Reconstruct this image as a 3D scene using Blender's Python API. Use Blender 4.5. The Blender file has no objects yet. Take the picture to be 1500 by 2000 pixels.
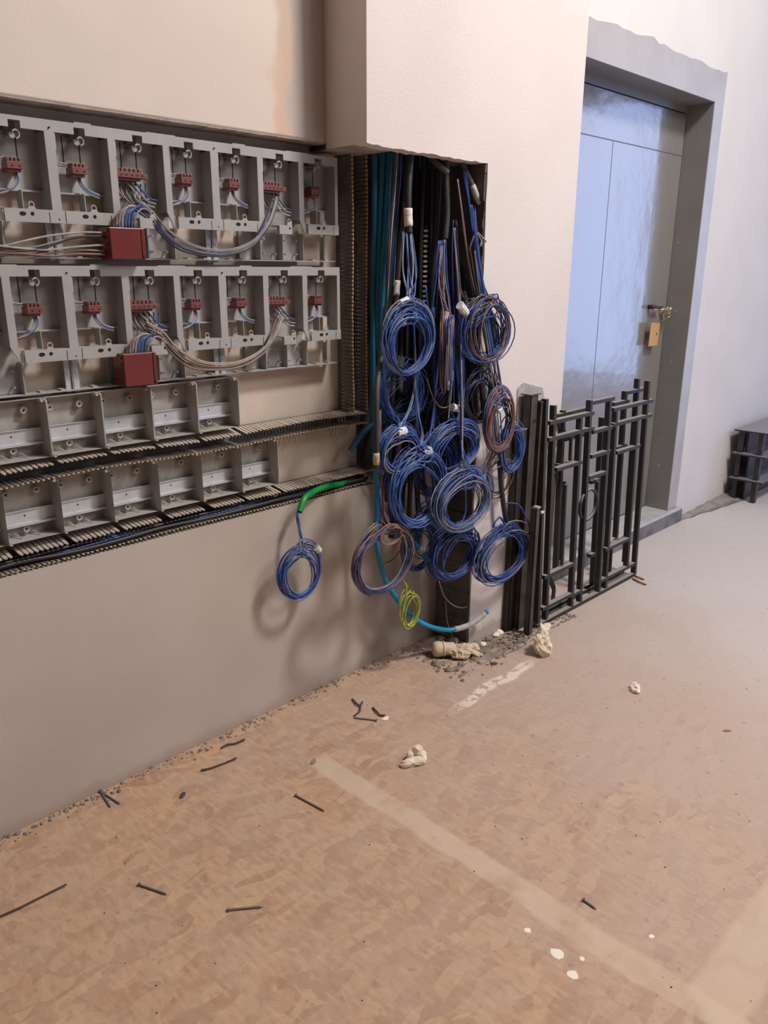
import bpy, math, random
from mathutils import Vector, Matrix
random.seed(7)
C = bpy.context.scene
col = C.collection

# ---------------------------------------------------------------- camera
H = 1.4
CAM = Vector((0.0, -1.876, H))
F = 1533.0
def _basis():
    X = Vector((1590.0, 468.0, F)).normalized()
    D = Vector((-22.0, -4950.0, F)).normalized()
    Z = -D
    Z = (Z - X * X.dot(Z)).normalized()
    Y = Z.cross(X)
    if Y.z < 0: Y = -Y
    return X, Y, Z
BX, BY, BZ = _basis()
right = Vector((BX.x, BY.x, BZ.x)); up = Vector((BX.y, BY.y, BZ.y)); fwd = Vector((BX.z, BY.z, BZ.z))
cd = bpy.data.cameras.new('camera'); cam = bpy.data.objects.new('camera', cd); col.objects.link(cam)
cam.matrix_world = Matrix(((right.x, up.x, -fwd.x, CAM.x), (right.y, up.y, -fwd.y, CAM.y), (right.z, up.z, -fwd.z, CAM.z), (0, 0, 0, 1)))
cd.sensor_fit = 'VERTICAL'; cd.sensor_height = 36.0; cd.lens = F / 2000.0 * 36.0
cd.clip_start = 0.02; cd.clip_end = 60
C.camera = cam

def at(px, py, y):
    """world point seen at a photo pixel on the vertical plane Y = y"""
    d = right * (px - 750) - up * (py - 1000) + fwd * F
    return CAM + d * ((y - CAM.y) / d.y)
def fl(px, py, z=0.0):
    d = right * (px - 750) - up * (py - 1000) + fwd * F
    return CAM + d * ((z - CAM.z) / d.z)

# ---------------------------------------------------------------- world, lights, exposure
w = bpy.data.worlds.new('world'); C.world = w; w.use_nodes = True
w.node_tree.nodes['Background'].inputs[0].default_value = (0.50, 0.66, 1.0, 1)
w.node_tree.nodes['Background'].inputs[1].default_value = 1.0
def area(name, loc, target, size, power, color, sizey=None):
    l = bpy.data.lights.new(name, 'AREA'); l.energy = power; l.color = color
    l.shape = 'RECTANGLE' if sizey else 'SQUARE'; l.size = size
    if sizey: l.size_y = sizey
    o = bpy.data.objects.new(name, l); col.objects.link(o); o.location = loc
    o.rotation_euler = (Vector(target) - Vector(loc)).to_track_quat('-Z', 'Y').to_euler()
    return o
area('ceiling_lamp', (3.0, -2.5, 4.75), (1.5, 0.0, 0.6), 0.60, 185, (1.0, 0.925, 0.865))
area('fill_light', (3.5, -4.4, 4.75), (1.3, -0.8, 0.4), 2.2, 165, (1.0, 0.925, 0.865))  # added soft fill, no known lamp of the hall
area('daylight', (8.95, -3.45, 1.63), (5.0, -1.8, 0.4), 2.0, 100, (0.40, 0.54, 1.0), 3.2)
C.view_settings.view_transform = 'Standard'; C.view_settings.look = 'None'
C.view_settings.gamma = 1.0; C.view_settings.use_curve_mapping = False
C.view_settings.exposure = -0.14

# ---------------------------------------------------------------- materials
def nt(m): return m.node_tree.nodes, m.node_tree.links
def mat(name, color, rough=0.7, metal=0.0, var=0.0, scale=8.0, bump=0.0, bscale=60.0, dust=0.0, dustcol=(0.42, 0.38, 0.34), color2=None, spec=0.5, coat=0.0, bdist=0.004):
    m = bpy.data.materials.new(name); m.use_nodes = True
    n, l = nt(m); b = n['Principled BSDF']
    b.inputs['Roughness'].default_value = rough; b.inputs['Metallic'].default_value = metal
    b.inputs['Specular IOR Level'].default_value = spec
    b.inputs['Coat Weight'].default_value = coat
    g = n.new('ShaderNodeNewGeometry')
    nz = n.new('ShaderNodeTexNoise'); nz.inputs['Scale'].default_value = scale; nz.inputs['Detail'].default_value = 5
    l.new(g.outputs['Position'], nz.inputs['Vector'])
    mx = n.new('ShaderNodeMix'); mx.data_type = 'RGBA'
    c2 = color2 or tuple(max(0, c * (1 - var)) for c in color)
    mx.inputs[6].default_value = (*color, 1); mx.inputs[7].default_value = (*c2, 1)
    rp = n.new('ShaderNodeMapRange'); rp.inputs[1].default_value = 0.38; rp.inputs[2].default_value = 0.66
    l.new(nz.outputs['Fac'], rp.inputs[0]); l.new(rp.outputs[0], mx.inputs[0])
    out = mx.outputs[2]
    if dust > 0:
        s = n.new('ShaderNodeSeparateXYZ'); l.new(g.outputs['Normal'], s.inputs[0])
        r2 = n.new('ShaderNodeMapRange'); r2.inputs[1].default_value = 0.2; r2.inputs[2].default_value = 0.85; r2.inputs[4].default_value = dust
        l.new(s.outputs['Z'], r2.inputs[0])
        m2 = n.new('ShaderNodeMix'); m2.data_type = 'RGBA'; m2.inputs[7].default_value = (*dustcol, 1)
        l.new(r2.outputs[0], m2.inputs[0]); l.new(out, m2.inputs[6]); out = m2.outputs[2]
    l.new(out, b.inputs['Base Color'])
    if bump > 0:
        nb = n.new('ShaderNodeTexNoise'); nb.inputs['Scale'].default_value = bscale; nb.inputs['Detail'].default_value = 4
        l.new(g.outputs['Position'], nb.inputs['Vector'])
        bp = n.new('ShaderNodeBump'); bp.inputs['Strength'].default_value = bump; bp.inputs['Distance'].default_value = bdist
        l.new(nb.outputs['Fac'], bp.inputs['Height']); l.new(bp.outputs[0], b.inputs['Normal'])
    return m

def add_mask(m, build):
    """mix another colour in where build(nodes, links, xyz) gives a 0-1 mask (a stain, patch or painted shade with a shape of its own)"""
    n, l = nt(m); b = n['Principled BSDF']
    src = b.inputs['Base Color'].links[0].from_socket
    g = n.new('ShaderNodeNewGeometry'); s = n.new('ShaderNodeSeparateXYZ'); l.new(g.outputs['Position'], s.inputs[0])
    mask, colr = build(n, l, g.outputs['Position'], s)
    mx = n.new('ShaderNodeMix'); mx.data_type = 'RGBA'; mx.inputs[7].default_value = (*colr, 1)
    l.new(mask, mx.inputs[0]); l.new(src, mx.inputs[6]); l.new(mx.outputs[2], b.inputs['Base Color'])
def mr(n, l, sock, a, b_, lo=0.0, hi=1.0, smooth=True):
    r = n.new('ShaderNodeMapRange'); r.interpolation_type = 'SMOOTHSTEP' if smooth else 'LINEAR'
    r.inputs[1].default_value = a; r.inputs[2].default_value = b_; r.inputs[3].default_value = lo; r.inputs[4].default_value = hi
    l.new(sock, r.inputs[0]); return r.outputs[0]
def mt(n, l, op, a, b_):
    q = n.new('ShaderNodeMath'); q.operation = op
    for i, v in enumerate((a, b_)):
        if isinstance(v, (int, float)): q.inputs[i].default_value = v
        else: l.new(v, q.inputs[i])
    return q.outputs[0]
def noise(n, l, pos, sc, det=4, stretch=None, rot=0):
    z = n.new('ShaderNodeTexNoise'); z.inputs['Scale'].default_value = sc; z.inputs['Detail'].default_value = det
    if stretch:
        mp = n.new('ShaderNodeMapping'); mp.inputs['Scale'].default_value = stretch; mp.inputs['Rotation'].default_value = (0, 0, rot)
        l.new(pos, mp.inputs[0]); pos = mp.outputs[0]
    l.new(pos, z.inputs['Vector']); return z.outputs['Fac']
def band(n, l, sock, c0, half, soft, wob=None, amp=0.0):
    v = sock
    if wob is not None: v = mt(n, l, 'ADD', v, mt(n, l, 'MULTIPLY', mt(n, l, 'SUBTRACT', wob, 0.5), amp))
    d = mt(n, l, 'ABSOLUTE', mt(n, l, 'SUBTRACT', v, c0), 0)
    return mr(n, l, d, half, half + soft, 1, 0)

M = {}
M['plaster_pink'] = mat('rough_pink_white_paint', (0.73, 0.665, 0.64), 0.9, var=0.05, scale=3, bump=0.32, bscale=190)
M['plaster_up'] = mat('pale_wall_plaster', (0.72, 0.63, 0.57), 0.85, var=0.10, scale=2.2, bump=0.12, bscale=80)
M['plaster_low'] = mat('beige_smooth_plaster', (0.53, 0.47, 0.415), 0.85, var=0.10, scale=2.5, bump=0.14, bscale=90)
M['plaster_right'] = mat('white_wall_paint', (0.70, 0.68, 0.675), 0.85, var=0.05, scale=3, bump=0.2, bscale=120)
M['recess'] = mat('recess_render', (0.64, 0.55, 0.47), 0.9, var=0.12, scale=6, bump=0.2, bscale=80)
M['chase_shade'] = mat('dark_chase_render', (0.075, 0.065, 0.06), 0.95, var=0.4, scale=12, bump=0.5)  # shade among the crowded tubes put into the colour, over black-stained render
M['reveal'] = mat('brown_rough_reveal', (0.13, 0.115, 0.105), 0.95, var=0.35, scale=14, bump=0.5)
M['soffit'] = mat('rough_render_edge', (0.42, 0.36, 0.32), 0.95, var=0.3, scale=20, bump=0.5)
M['ceiling'] = mat('ceiling_paint', (0.40, 0.37, 0.35), 0.9)
M['hall'] = mat('dark_unseen_wall', (0.16, 0.14, 0.125), 0.9, var=0.2, scale=3)  # unseen walls, coloured dark to cut light bouncing onto the column side
M['frame'] = mat('light_grey_plastic', (0.395, 0.39, 0.385), 0.55, var=0.12, scale=12, bump=0.05, bscale=200, dust=0.25)
M['box_grey'] = mat('grey_plastic_enclosure', (0.45, 0.435, 0.41), 0.6, var=0.22, scale=18, dust=0.45)
M['zinc'] = mat('galvanised_steel', (0.62, 0.66, 0.70), 0.35, metal=0.35, var=0.12, scale=30)
M['finger'] = mat('duct_beige_grey', (0.44, 0.385, 0.315), 0.7, var=0.15, scale=20, dust=0.5, dustcol=(0.55, 0.48, 0.40))
M['finger_dark'] = mat('duct_inner_shade_dirt', (0.20, 0.18, 0.155), 0.75, var=0.3, scale=30)  # darker copy of the finger colour: shade and dirt inside the duct painted in
M['finger_tip'] = mat('duct_tip_yellow', (0.66, 0.52, 0.25), 0.6, var=0.2, scale=40)
M['duct_base'] = mat('duct_base_grey', (0.16, 0.15, 0.135), 0.8, var=0.3, scale=20)
M['brick_red'] = mat('brown_red_plastic', (0.19, 0.060, 0.052), 0.45, var=0.2, scale=30)
M['box_red'] = mat('glossy_brown_red_plastic', (0.17, 0.033, 0.030), 0.28, var=0.15, scale=14, bump=0.15, bscale=25)
M['hole'] = mat('black_hole', (0.012, 0.01, 0.01), 0.9)
M['blue'] = mat('blue_insulation', (0.045, 0.125, 0.43), 0.42, var=0.45, scale=20, dust=0.10)
M['blue_p'] = mat('dusty_blue_insulation', (0.15, 0.22, 0.47), 0.45, var=0.35, scale=24, dust=0.2)
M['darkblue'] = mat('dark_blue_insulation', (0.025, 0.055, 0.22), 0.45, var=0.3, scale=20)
M['brown'] = mat('brown_insulation', (0.27, 0.13, 0.09), 0.5, var=0.3, scale=20)
M['grey_w'] = mat('grey_insulation', (0.27, 0.265, 0.285), 0.5, var=0.3, scale=20)
M['black_w'] = mat('black_insulation', (0.02, 0.02, 0.024), 0.45)
M['pale_w'] = mat('dusty_pale_insulation', (0.42, 0.375, 0.345), 0.6, var=0.3, scale=40)
M['yg'] = mat('yellow_green_insulation', (0.50, 0.55, 0.08), 0.45, var=0.35, scale=60)
M['black_c'] = mat('black_corrugated_tube', (0.033, 0.031, 0.031), 0.5, var=0.3, scale=15, dust=0.25, dustcol=(0.2, 0.18, 0.16))
M['dusty_c'] = mat('dusty_black_tube', (0.11, 0.105, 0.10), 0.7, var=0.4, scale=25)
M['blue_c'] = mat('teal_corrugated_tube', (0.012, 0.15, 0.27), 0.45, var=0.25, scale=12, dust=0.12)
M['brightblue_c'] = mat('bright_blue_tube', (0.015, 0.27, 0.52), 0.35, var=0.2, scale=12)
M['green_c'] = mat('green_corrugated_tube', (0.02, 0.33, 0.07), 0.4, var=0.15, scale=12)
M['tape'] = mat('written_white_tape', (0.88, 0.85, 0.78), 0.6, var=0.35, scale=120)
M['tape_b'] = mat('beige_masking_tape', (0.58, 0.50, 0.34), 0.6, var=0.35, scale=70)
M['tape_g'] = mat('grey_tape', (0.50, 0.50, 0.49), 0.55, var=0.2, scale=40)
M['iron'] = mat('black_painted_iron', (0.030, 0.027, 0.025), 0.6, var=0.25, scale=14, dust=0.85, dustcol=(0.36, 0.33, 0.31))
M['iron_rust'] = mat('rusty_brown_iron', (0.072, 0.060, 0.052), 0.65, var=0.45, scale=16, dust=0.7, dustcol=(0.36, 0.31, 0.26))
M['door'] = mat('grey_gloss_door_paint', (0.235, 0.225, 0.22), 0.20, var=0.06, scale=3, bump=1.0, bscale=4, spec=0.8, coat=0.25, bdist=0.006)
M['doorframe'] = mat('grey_frame_paint', (0.25, 0.245, 0.24), 0.45, var=0.1, scale=5, bump=0.05, bscale=60)
M['greypaint'] = mat('grey_trim_paint', (0.46, 0.45, 0.46), 0.35, var=0.12, scale=6, bump=0.1, bscale=60, spec=0.7)
M['step'] = mat('worn_step_paint', (0.50, 0.50, 0.50), 0.6, var=0.2, scale=12, bump=0.2)
M['cement'] = mat('raw_cement', (0.33, 0.30, 0.275), 0.95, var=0.3, scale=14, bump=0.5, bscale=90)
M['brass'] = mat('satin_brass', (0.72, 0.62, 0.45), 0.25, metal=0.9)
M['darkmetal'] = mat('dark_metal', (0.06, 0.045, 0.035), 0.4, metal=0.5)
M['card'] = mat('ochre_cardboard', (0.55, 0.33, 0.13), 0.8, var=0.1, scale=60)
M['nail'] = mat('dull_steel', (0.19, 0.17, 0.165), 0.5, metal=0.5)
M['twig'] = mat('dark_brown_scrap', (0.09, 0.06, 0.055), 0.8, var=0.3, scale=60)
M['rubble'] = mat('dusty_rubble', (0.34, 0.27, 0.225), 0.95, var=0.5, scale=60, bump=0.4)
M['latex'] = mat('cream_latex', (0.66, 0.54, 0.38), 0.6, var=0.12, scale=40)
M['tissue'] = mat('cream_paper', (0.82, 0.72, 0.58), 0.85, var=0.15, scale=30)
M['paperw'] = mat('white_paper', (0.85, 0.80, 0.72), 0.85)
M['redscrap'] = mat('red_scrap', (0.30, 0.12, 0.06), 0.7)
M['blackrack'] = mat('black_steel', (0.03, 0.025, 0.03), 0.4, var=0.2, scale=10, dust=0.7, dustcol=(0.33, 0.30, 0.33))
M['maroon'] = mat('maroon_panel', (0.09, 0.03, 0.035), 0.5)
M['dirt'] = mat('dusty_dirt', (0.33, 0.26, 0.215), 0.95, var=0.45, scale=16, bump=0.8, bscale=50)

# stains, patches and painted shade with a shape of their own
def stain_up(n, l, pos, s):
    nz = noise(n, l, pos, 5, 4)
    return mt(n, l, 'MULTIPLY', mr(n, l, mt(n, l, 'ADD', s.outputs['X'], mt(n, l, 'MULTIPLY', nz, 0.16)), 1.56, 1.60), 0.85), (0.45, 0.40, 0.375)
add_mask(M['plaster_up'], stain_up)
def stain_or(n, l, pos, s):
    nz = noise(n, l, pos, 7, 5)
    return mt(n, l, 'MULTIPLY', band(n, l, s.outputs['X'], 1.50, 0.012, 0.03, nz, 0.16), 0.8), (0.62, 0.46, 0.36)
add_mask(M['plaster_up'], stain_or)
def shade_dirt_low(n, l, pos, s):  # shade of the coils and ledge painted on the lower wall, with dirt
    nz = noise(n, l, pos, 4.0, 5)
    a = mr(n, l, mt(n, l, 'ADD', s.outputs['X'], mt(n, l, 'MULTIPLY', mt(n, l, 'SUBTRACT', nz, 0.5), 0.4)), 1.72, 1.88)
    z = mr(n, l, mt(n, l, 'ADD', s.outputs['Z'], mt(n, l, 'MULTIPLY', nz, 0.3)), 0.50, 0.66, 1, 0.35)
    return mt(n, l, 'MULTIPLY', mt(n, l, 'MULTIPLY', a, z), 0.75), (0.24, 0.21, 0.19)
add_mask(M['plaster_low'], shade_dirt_low)
def foot_low(n, l, pos, s):
    nz = noise(n, l, pos, 14, 5)
    return mt(n, l, 'MULTIPLY', mr(n, l, mt(n, l, 'ADD', s.outputs['Z'], mt(n, l, 'MULTIPLY', nz, 0.06)), 0.035, 0.075, 1, 0), 0.6), (0.42, 0.31, 0.25)
add_mask(M['plaster_low'], foot_low)
def pillar_foot(n, l, pos, s):
    nz = noise(n, l, pos, 12, 5)
    return mt(n, l, 'MULTIPLY', mr(n, l, mt(n, l, 'ADD', s.outputs['Z'], mt(n, l, 'MULTIPLY', nz, 0.16)), 0.12, 0.16, 1, 0), 0.7), (0.36, 0.30, 0.26)
add_mask(M['plaster_pink'], pillar_foot)
def chips(n, l, pos, s):
    nz = noise(n, l, pos, 34, 2)
    z = mr(n, l, s.outputs['Z'], 0.0, 1.3, 1, 0)
    return mr(n, l, mt(n, l, 'ADD', nz, mt(n, l, 'MULTIPLY', z, 0.03)), 0.735, 0.75), (0.62, 0.52, 0.42)
add_mask(M['doorframe'], chips)

# OSB boards: flakes in three directions, dust over them
def osb_material():
    m = bpy.data.materials.new('dusty_osb'); m.use_nodes = True
    n, l = nt(m); b = n['Principled BSDF']; b.inputs['Roughness'].default_value = 0.82; b.inputs['Specular IOR Level'].default_value = 0.35
    g = n.new('ShaderNodeNewGeometry'); pos = g.outputs['Position']
    s = n.new('ShaderNodeSeparateXYZ'); l.new(pos, s.inputs[0])
    cur = None
    warp = n.new('ShaderNodeTexNoise'); warp.inputs['Scale'].default_value = 5; l.new(pos, warp.inputs['Vector'])
    wv = n.new('ShaderNodeVectorMath'); wv.operation = 'MULTIPLY_ADD'; wv.inputs[1].default_value = (0.10, 0.10, 0.0)
    l.new(warp.outputs['Color'], wv.inputs[0]); l.new(pos, wv.inputs[2])
    for rot, sc in ((0.35, 26), (1.35, 31), (2.45, 24)):
        mp = n.new('ShaderNodeMapping'); mp.inputs['Rotation'].default_value = (0, 0, rot); mp.inputs['Scale'].default_value = (0.62, 1.35, 1)
        l.new(wv.outputs[0], mp.inputs[0])
        v = n.new('ShaderNodeTexVoronoi'); v.inputs['Scale'].default_value = sc; v.voronoi_dimensions = '2D'
        l.new(mp.outputs[0], v.inputs['Vector'])
        sp = n.new('ShaderNodeSeparateXYZ'); l.new(v.outputs['Color'], sp.inputs[0])
        ramp = n.new('ShaderNodeValToRGB')
        e = ramp.color_ramp.elements
        e[0].position = 0.0; e[0].color = (0.36, 0.215, 0.14, 1); e[1].position = 1.0; e[1].color = (0.56, 0.37, 0.225, 1)
        x = e.new(0.45); x.color = (0.47, 0.285, 0.175, 1)
        l.new(sp.outputs['X'], ramp.inputs[0])
        if cur is None: cur = ramp.outputs[0]
        else:
            mx = n.new('ShaderNodeMix'); mx.data_type = 'RGBA'
            l.new(mr(n, l, sp.outputs['Y'], 0.45, 0.55), mx.inputs[0]); l.new(cur, mx.inputs[6]); l.new(ramp.outputs[0], mx.inputs[7]); cur = mx.outputs[2]
    def mixin(mask, c):
        nonlocal cur
        mx = n.new('ShaderNodeMix'); mx.data_type = 'RGBA'; mx.inputs[7].default_value = (*c, 1)
        l.new(mask, mx.inputs[0]); l.new(cur, mx.inputs[6]); cur = mx.outputs[2]
    n1 = noise(n, l, pos, 2.6, 8); n2 = noise(n, l, pos, 9, 6); n3 = noise(n, l, pos, 38, 4); n4 = noise(n, l, pos, 70, 3, (1.0, 0.35, 1.0), 0.7)
    mixin(mt(n, l, 'MULTIPLY', mr(n, l, n1, 0.30, 0.62), 0.38), (0.46, 0.32, 0.23))
    mixin(mt(n, l, 'MULTIPLY', mr(n, l, n2, 0.36, 0.66), 0.45), (0.48, 0.345, 0.26))
    mixin(mt(n, l, 'MULTIPLY', mr(n, l, n4, 0.50, 0.72), 0.35), (0.31, 0.195, 0.13))
    mixin(mt(n, l, 'MULTIPLY', mr(n, l, n4, 0.48, 0.30), 0.45), (0.60, 0.42, 0.27))
    # dust increasing into the depth of the hall and towards the middle of the floor
    dx = mt(n, l, 'ADD', mt(n, l, 'ADD', s.outputs['X'], mt(n, l, 'MULTIPLY', s.outputs['Y'], -0.25)), mt(n, l, 'MULTIPLY', mt(n, l, 'SUBTRACT', n1, 0.5), 1.0))
    mixin(mt(n, l, 'MULTIPLY', mr(n, l, dx, 0.9, 2.9), 0.85), (0.49, 0.395, 0.345))
    mixin(mt(n, l, 'MULTIPLY', mr(n, l, dx, 2.4, 3.8), 0.90), (0.56, 0.525, 0.52))
    mixin(mt(n, l, 'MULTIPLY', mr(n, l, n3, 0.64, 0.70), 0.35), (0.22, 0.16, 0.13))
    # sanded, filled joints
    w1 = noise(n, l, pos, 6, 4)
    jx = band(n, l, s.outputs['X'], 1.30, 0.026, 0.016, w1, 0.05)
    jx = mt(n, l, 'MULTIPLY', jx, mr(n, l, s.outputs['Y'], -0.34, -0.28, 1, 0))
    mixin(mt(n, l, 'MULTIPLY', mt(n, l, 'MULTIPLY', jx, mr(n, l, n2, 0.28, 0.55, 0.35, 1)), 0.66), (0.62, 0.49, 0.37))
    jy = band(n, l, s.outputs['Y'], -1.50, 0.045, 0.02, w1, 0.05)
    jy = mt(n, l, 'MULTIPLY', jy, mr(n, l, s.outputs['X'], 1.27, 1.30))
    mixin(mt(n, l, 'MULTIPLY', mt(n, l, 'MULTIPLY', jy, mr(n, l, n2, 0.28, 0.55, 0.35, 1)), 0.6), (0.62, 0.49, 0.37))
    j2 = band(n, l, s.outputs['Y'], -0.42, 0.012, 0.018, w1, 0.06)
    j2 = mt(n, l, 'MULTIPLY', j2, mt(n, l, 'MULTIPLY', mr(n, l, s.outputs['X'], 1.75, 1.9), mr(n, l, s.outputs['X'], 2.2, 2.3, 1, 0)))
    mixin(mt(n, l, 'MULTIPLY', mt(n, l, 'MULTIPLY', j2, mr(n, l, n3, 0.4, 0.5)), 0.9), (0.78, 0.68, 0.58))
    l.new(cur, b.inputs['Base Color'])
    bp = n.new('ShaderNodeBump'); bp.inputs['Strength'].default_value = 0.25; bp.inputs['Distance'].default_value = 0.003
    l.new(n3, bp.inputs['Height']); l.new(bp.outputs[0], b.inputs['Normal'])
    return m
M['osb'] = osb_material()

# ---------------------------------------------------------------- mesh helpers
class MB:
    def __init__(s): s.v = []; s.f = []; s.m = []; s.cur = 0
    def face(s, idx): s.f.append(idx); s.m.append(s.cur)
    def box(s, x0, x1, y0, y1, z0, z1):
        i = len(s.v)
        s.v += [(x0, y0, z0), (x1, y0, z0), (x1, y1, z0), (x0, y1, z0), (x0, y0, z1), (x1, y0, z1), (x1, y1, z1), (x0, y1, z1)]
        for q in ((0, 3, 2, 1), (4, 5, 6, 7), (0, 1, 5, 4), (1, 2, 6, 5), (2, 3, 7, 6), (3, 0, 4, 7)): s.face([i + k for k in q])
        return s
    def hexa(s, p):
        """8 points: 4 bottom ring, 4 top ring"""
        i = len(s.v); s.v += [tuple(q) for q in p]
        for q in ((0, 3, 2, 1), (4, 5, 6, 7), (0, 1, 5, 4), (1, 2, 6, 5), (2, 3, 7, 6), (3, 0, 4, 7)): s.face([i + k for k in q])
        return s
    def beam(s, a, b, w, d, ref=Vector((0, -1, 0))):
        """rectangular bar from a to b; w across, d along ref"""
        a = Vector(a); b = Vector(b); t = (b - a).normalized()
        r = ref - t * ref.dot(t); r.normalize(); u = t.cross(r)
        p = []
        for q in (a, b):
            for su, sr in ((-1, -1), (1, -1), (1, 1), (-1, 1)): p.append(q + u * (su * w / 2) + r * (sr * d / 2))
        return s.hexa(p)
    def prism(s, poly, y0, y1):
        """polygon in XZ extruded in Y"""
        i = len(s.v); k = len(poly)
        for y in (y0, y1): s.v += [(x, y, z) for x, z in poly]
        s.face([i + j for j in range(k)]); s.face([i + k + j for j in reversed(range(k))])
        for j in range(k):
            j2 = (j + 1) % k; s.face([i + j2, i + j, i + k + j, i + k + j2])
        return s
    def tube(s, pts, r, seg=6, caps=True, radii=None):
        n = len(pts); pts = [Vector(p) for p in pts]; i0 = len(s.v)
        t = (pts[1] - pts[0]).normalized(); u = t.orthogonal().normalized()
        for k in range(n):
            a = pts[max(k - 1, 0)]; b = pts[min(k + 1, n - 1)]; t2 = (b - a)
            if t2.length > 1e-9: t2.normalize(); u = (u - t2 * u.dot(t2)); u.normalize(); t = t2
            v = t.cross(u); rr = radii[k] if radii else r
            for q in range(seg):
                an = 2 * math.pi * q / seg; s.v.append(tuple(pts[k] + u * (math.cos(an) * rr) + v * (math.sin(an) * rr)))
        for k in range(n - 1):
            for q in range(seg):
                q2 = (q + 1) % seg
                s.face([i0 + k * seg + q, i0 + k * seg + q2, i0 + (k + 1) * seg + q2, i0 + (k + 1) * seg + q])
        if caps:
            s.face([i0 + q for q in reversed(range(seg))]); s.face([i0 + (n - 1) * seg + q for q in range(seg)])
        return s
    def cyl(s, a, b, r, seg=12, r2=None): return s.tube([a, b], r, seg, radii=[r, r2 if r2 is not None else r])
    def ring(s, c, ax, r, thick, seg=18, k=6):
        ax = Vector(ax).normalized(); u = ax.orthogonal().normalized(); v = ax.cross(u); c = Vector(c); i0 = len(s.v)
        for a in range(seg):
            an = 2 * math.pi * a / seg; d = u * math.cos(an) + v * math.sin(an)
            for q in range(k):
                aq = 2 * math.pi * q / k; s.v.append(tuple(c + d * (r + thick * math.cos(aq)) + ax * (thick * math.sin(aq))))
        for a in range(seg):
            a2 = (a + 1) % seg
            for q in range(k):
                q2 = (q + 1) % k; s.face([i0 + a * k + q, i0 + a * k + q2, i0 + a2 * k + q2, i0 + a2 * k + q])
        return s
    def build(s, name, material, parent=None, smooth=False, bevel=0.0):
        if parent is not None:
            o0 = ORG[parent.name]
        else:
            xs = [p[0] for p in s.v]; ys = [p[1] for p in s.v]; zs = [p[2] for p in s.v]
            o0 = Vector(((min(xs) + max(xs)) / 2, (min(ys) + max(ys)) / 2, min(zs)))
        me = bpy.data.meshes.new(name)
        me.from_pydata([(p[0] - o0.x, p[1] - o0.y, p[2] - o0.z) for p in s.v], [], s.f)
        for mm in (material if isinstance(material, (list, tuple)) else [material]): me.materials.append(mm)
        me.polygons.foreach_set('material_index', s.m)
        if smooth: me.polygons.foreach_set('use_smooth', [True] * len(s.f))
        me.update()
        o = bpy.data.objects.new(name, me); col.objects.link(o)
        if parent is not None: o.parent = parent
        else: o.location = o0
        ORG[o.name] = o0
        if bevel:
            b = o.modifiers.new('bevel', 'BEVEL'); b.width = bevel; b.segments = 2; b.limit_method = 'ANGLE'
        return o
ORG = {}
def tag(o, label=None, cat=None, group=None, kind=None):
    if label: o['label'] = label
    if cat: o['category'] = cat
    if group: o['group'] = group
    if kind: o['kind'] = kind
    return o
def thing(name, loc, label, cat, group=None):
    o = bpy.data.objects.new(name, None); o.empty_display_size = 0.05; col.objects.link(o); o.location = loc
    ORG[o.name] = Vector(loc); return tag(o, label, cat, group)
def copy_tree(o, parent=None, off=None):
    c = o.copy(); col.objects.link(c)
    if parent: c.parent = parent
    ORG[c.name] = ORG[o.name] + (off or Vector())
    for ch in [q for q in bpy.data.objects if q.parent == o]: copy_tree(ch, c, off)
    return c
def spline(P, step):
    P = [Vector(p) for p in P]
    if len(P) == 2: Q = [P[0], P[1]]
    Pp = [P[0] * 2 - P[1]] + P + [P[-1] * 2 - P[-2]]
    out = []
    for i in range(1, len(Pp) - 2):
        a, b, c, d = Pp[i - 1:i + 3]
        k = max(2, int((c - b).length / step))
        for j in range(k):
            t = j / k
            out.append(0.5 * ((2 * b) + (c - a) * t + (2 * a - 5 * b + 4 * c - d) * t * t + (3 * b - a - 3 * c + d) * t ** 3))
    out.append(P[-1]); return out
def A(*pts): return [at(*p) for p in pts]

# ---------------------------------------------------------------- the setting
def struct(o): return tag(o, kind='structure')
CEIL = 5.0
# floor: OSB boards over a dusty slab
b = MB(); b.box(-3.0, 9.2, -6.2, 0.3, -0.12, -0.018)
floor = struct(b.build('floor', M['dirt']))
g = 0.0
rows = [(-6.2, -5.18, 0.0), (-5.18, -3.96, 1.22), (-3.96, -2.74, 0.0), (-2.74, -1.52, 1.22), (-1.52, -0.30, 0.0)]
for y0, y1, off in rows:
    x = 1.30 - 2.44 * 2 + off
    while x < 9.2:
        a0, a1 = max(x, -3.0), min(x + 2.44, 9.2)
        if a1 > a0: MB().box(a0 + g, a1 - g, y0 + g, y1 - g, -0.018, 0.0).build('osb_board', M['osb'], floor)
        x += 2.44
# first strip along the wall (ends at the open debris pocket by the cable chase)
MB().box(-3.0, -0.6, -0.30, -0.002, -0.018, 0.0).build('osb_board', M['osb'], floor)
e = MB(); i = [(-0.6, -0.30), (2.16, -0.30), (2.02, -0.14), (2.0, -0.002), (-0.6, -0.002)]
e.v = [(x, y, -0.018) for x, y in i] + [(x, y, 0.0) for x, y in i]
e.face([4, 3, 2, 1, 0]); e.face([5, 6, 7, 8, 9])
for k in range(5): e.face([k, (k + 1) % 5, 5 + (k + 1) % 5, 5 + k])
e.build('osb_board', M['osb'], floor)
MB().box(2.42, 9.2, -0.30, -0.002, -0.018, -0.0005).build('osb_board', M['osb'], floor)

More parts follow.
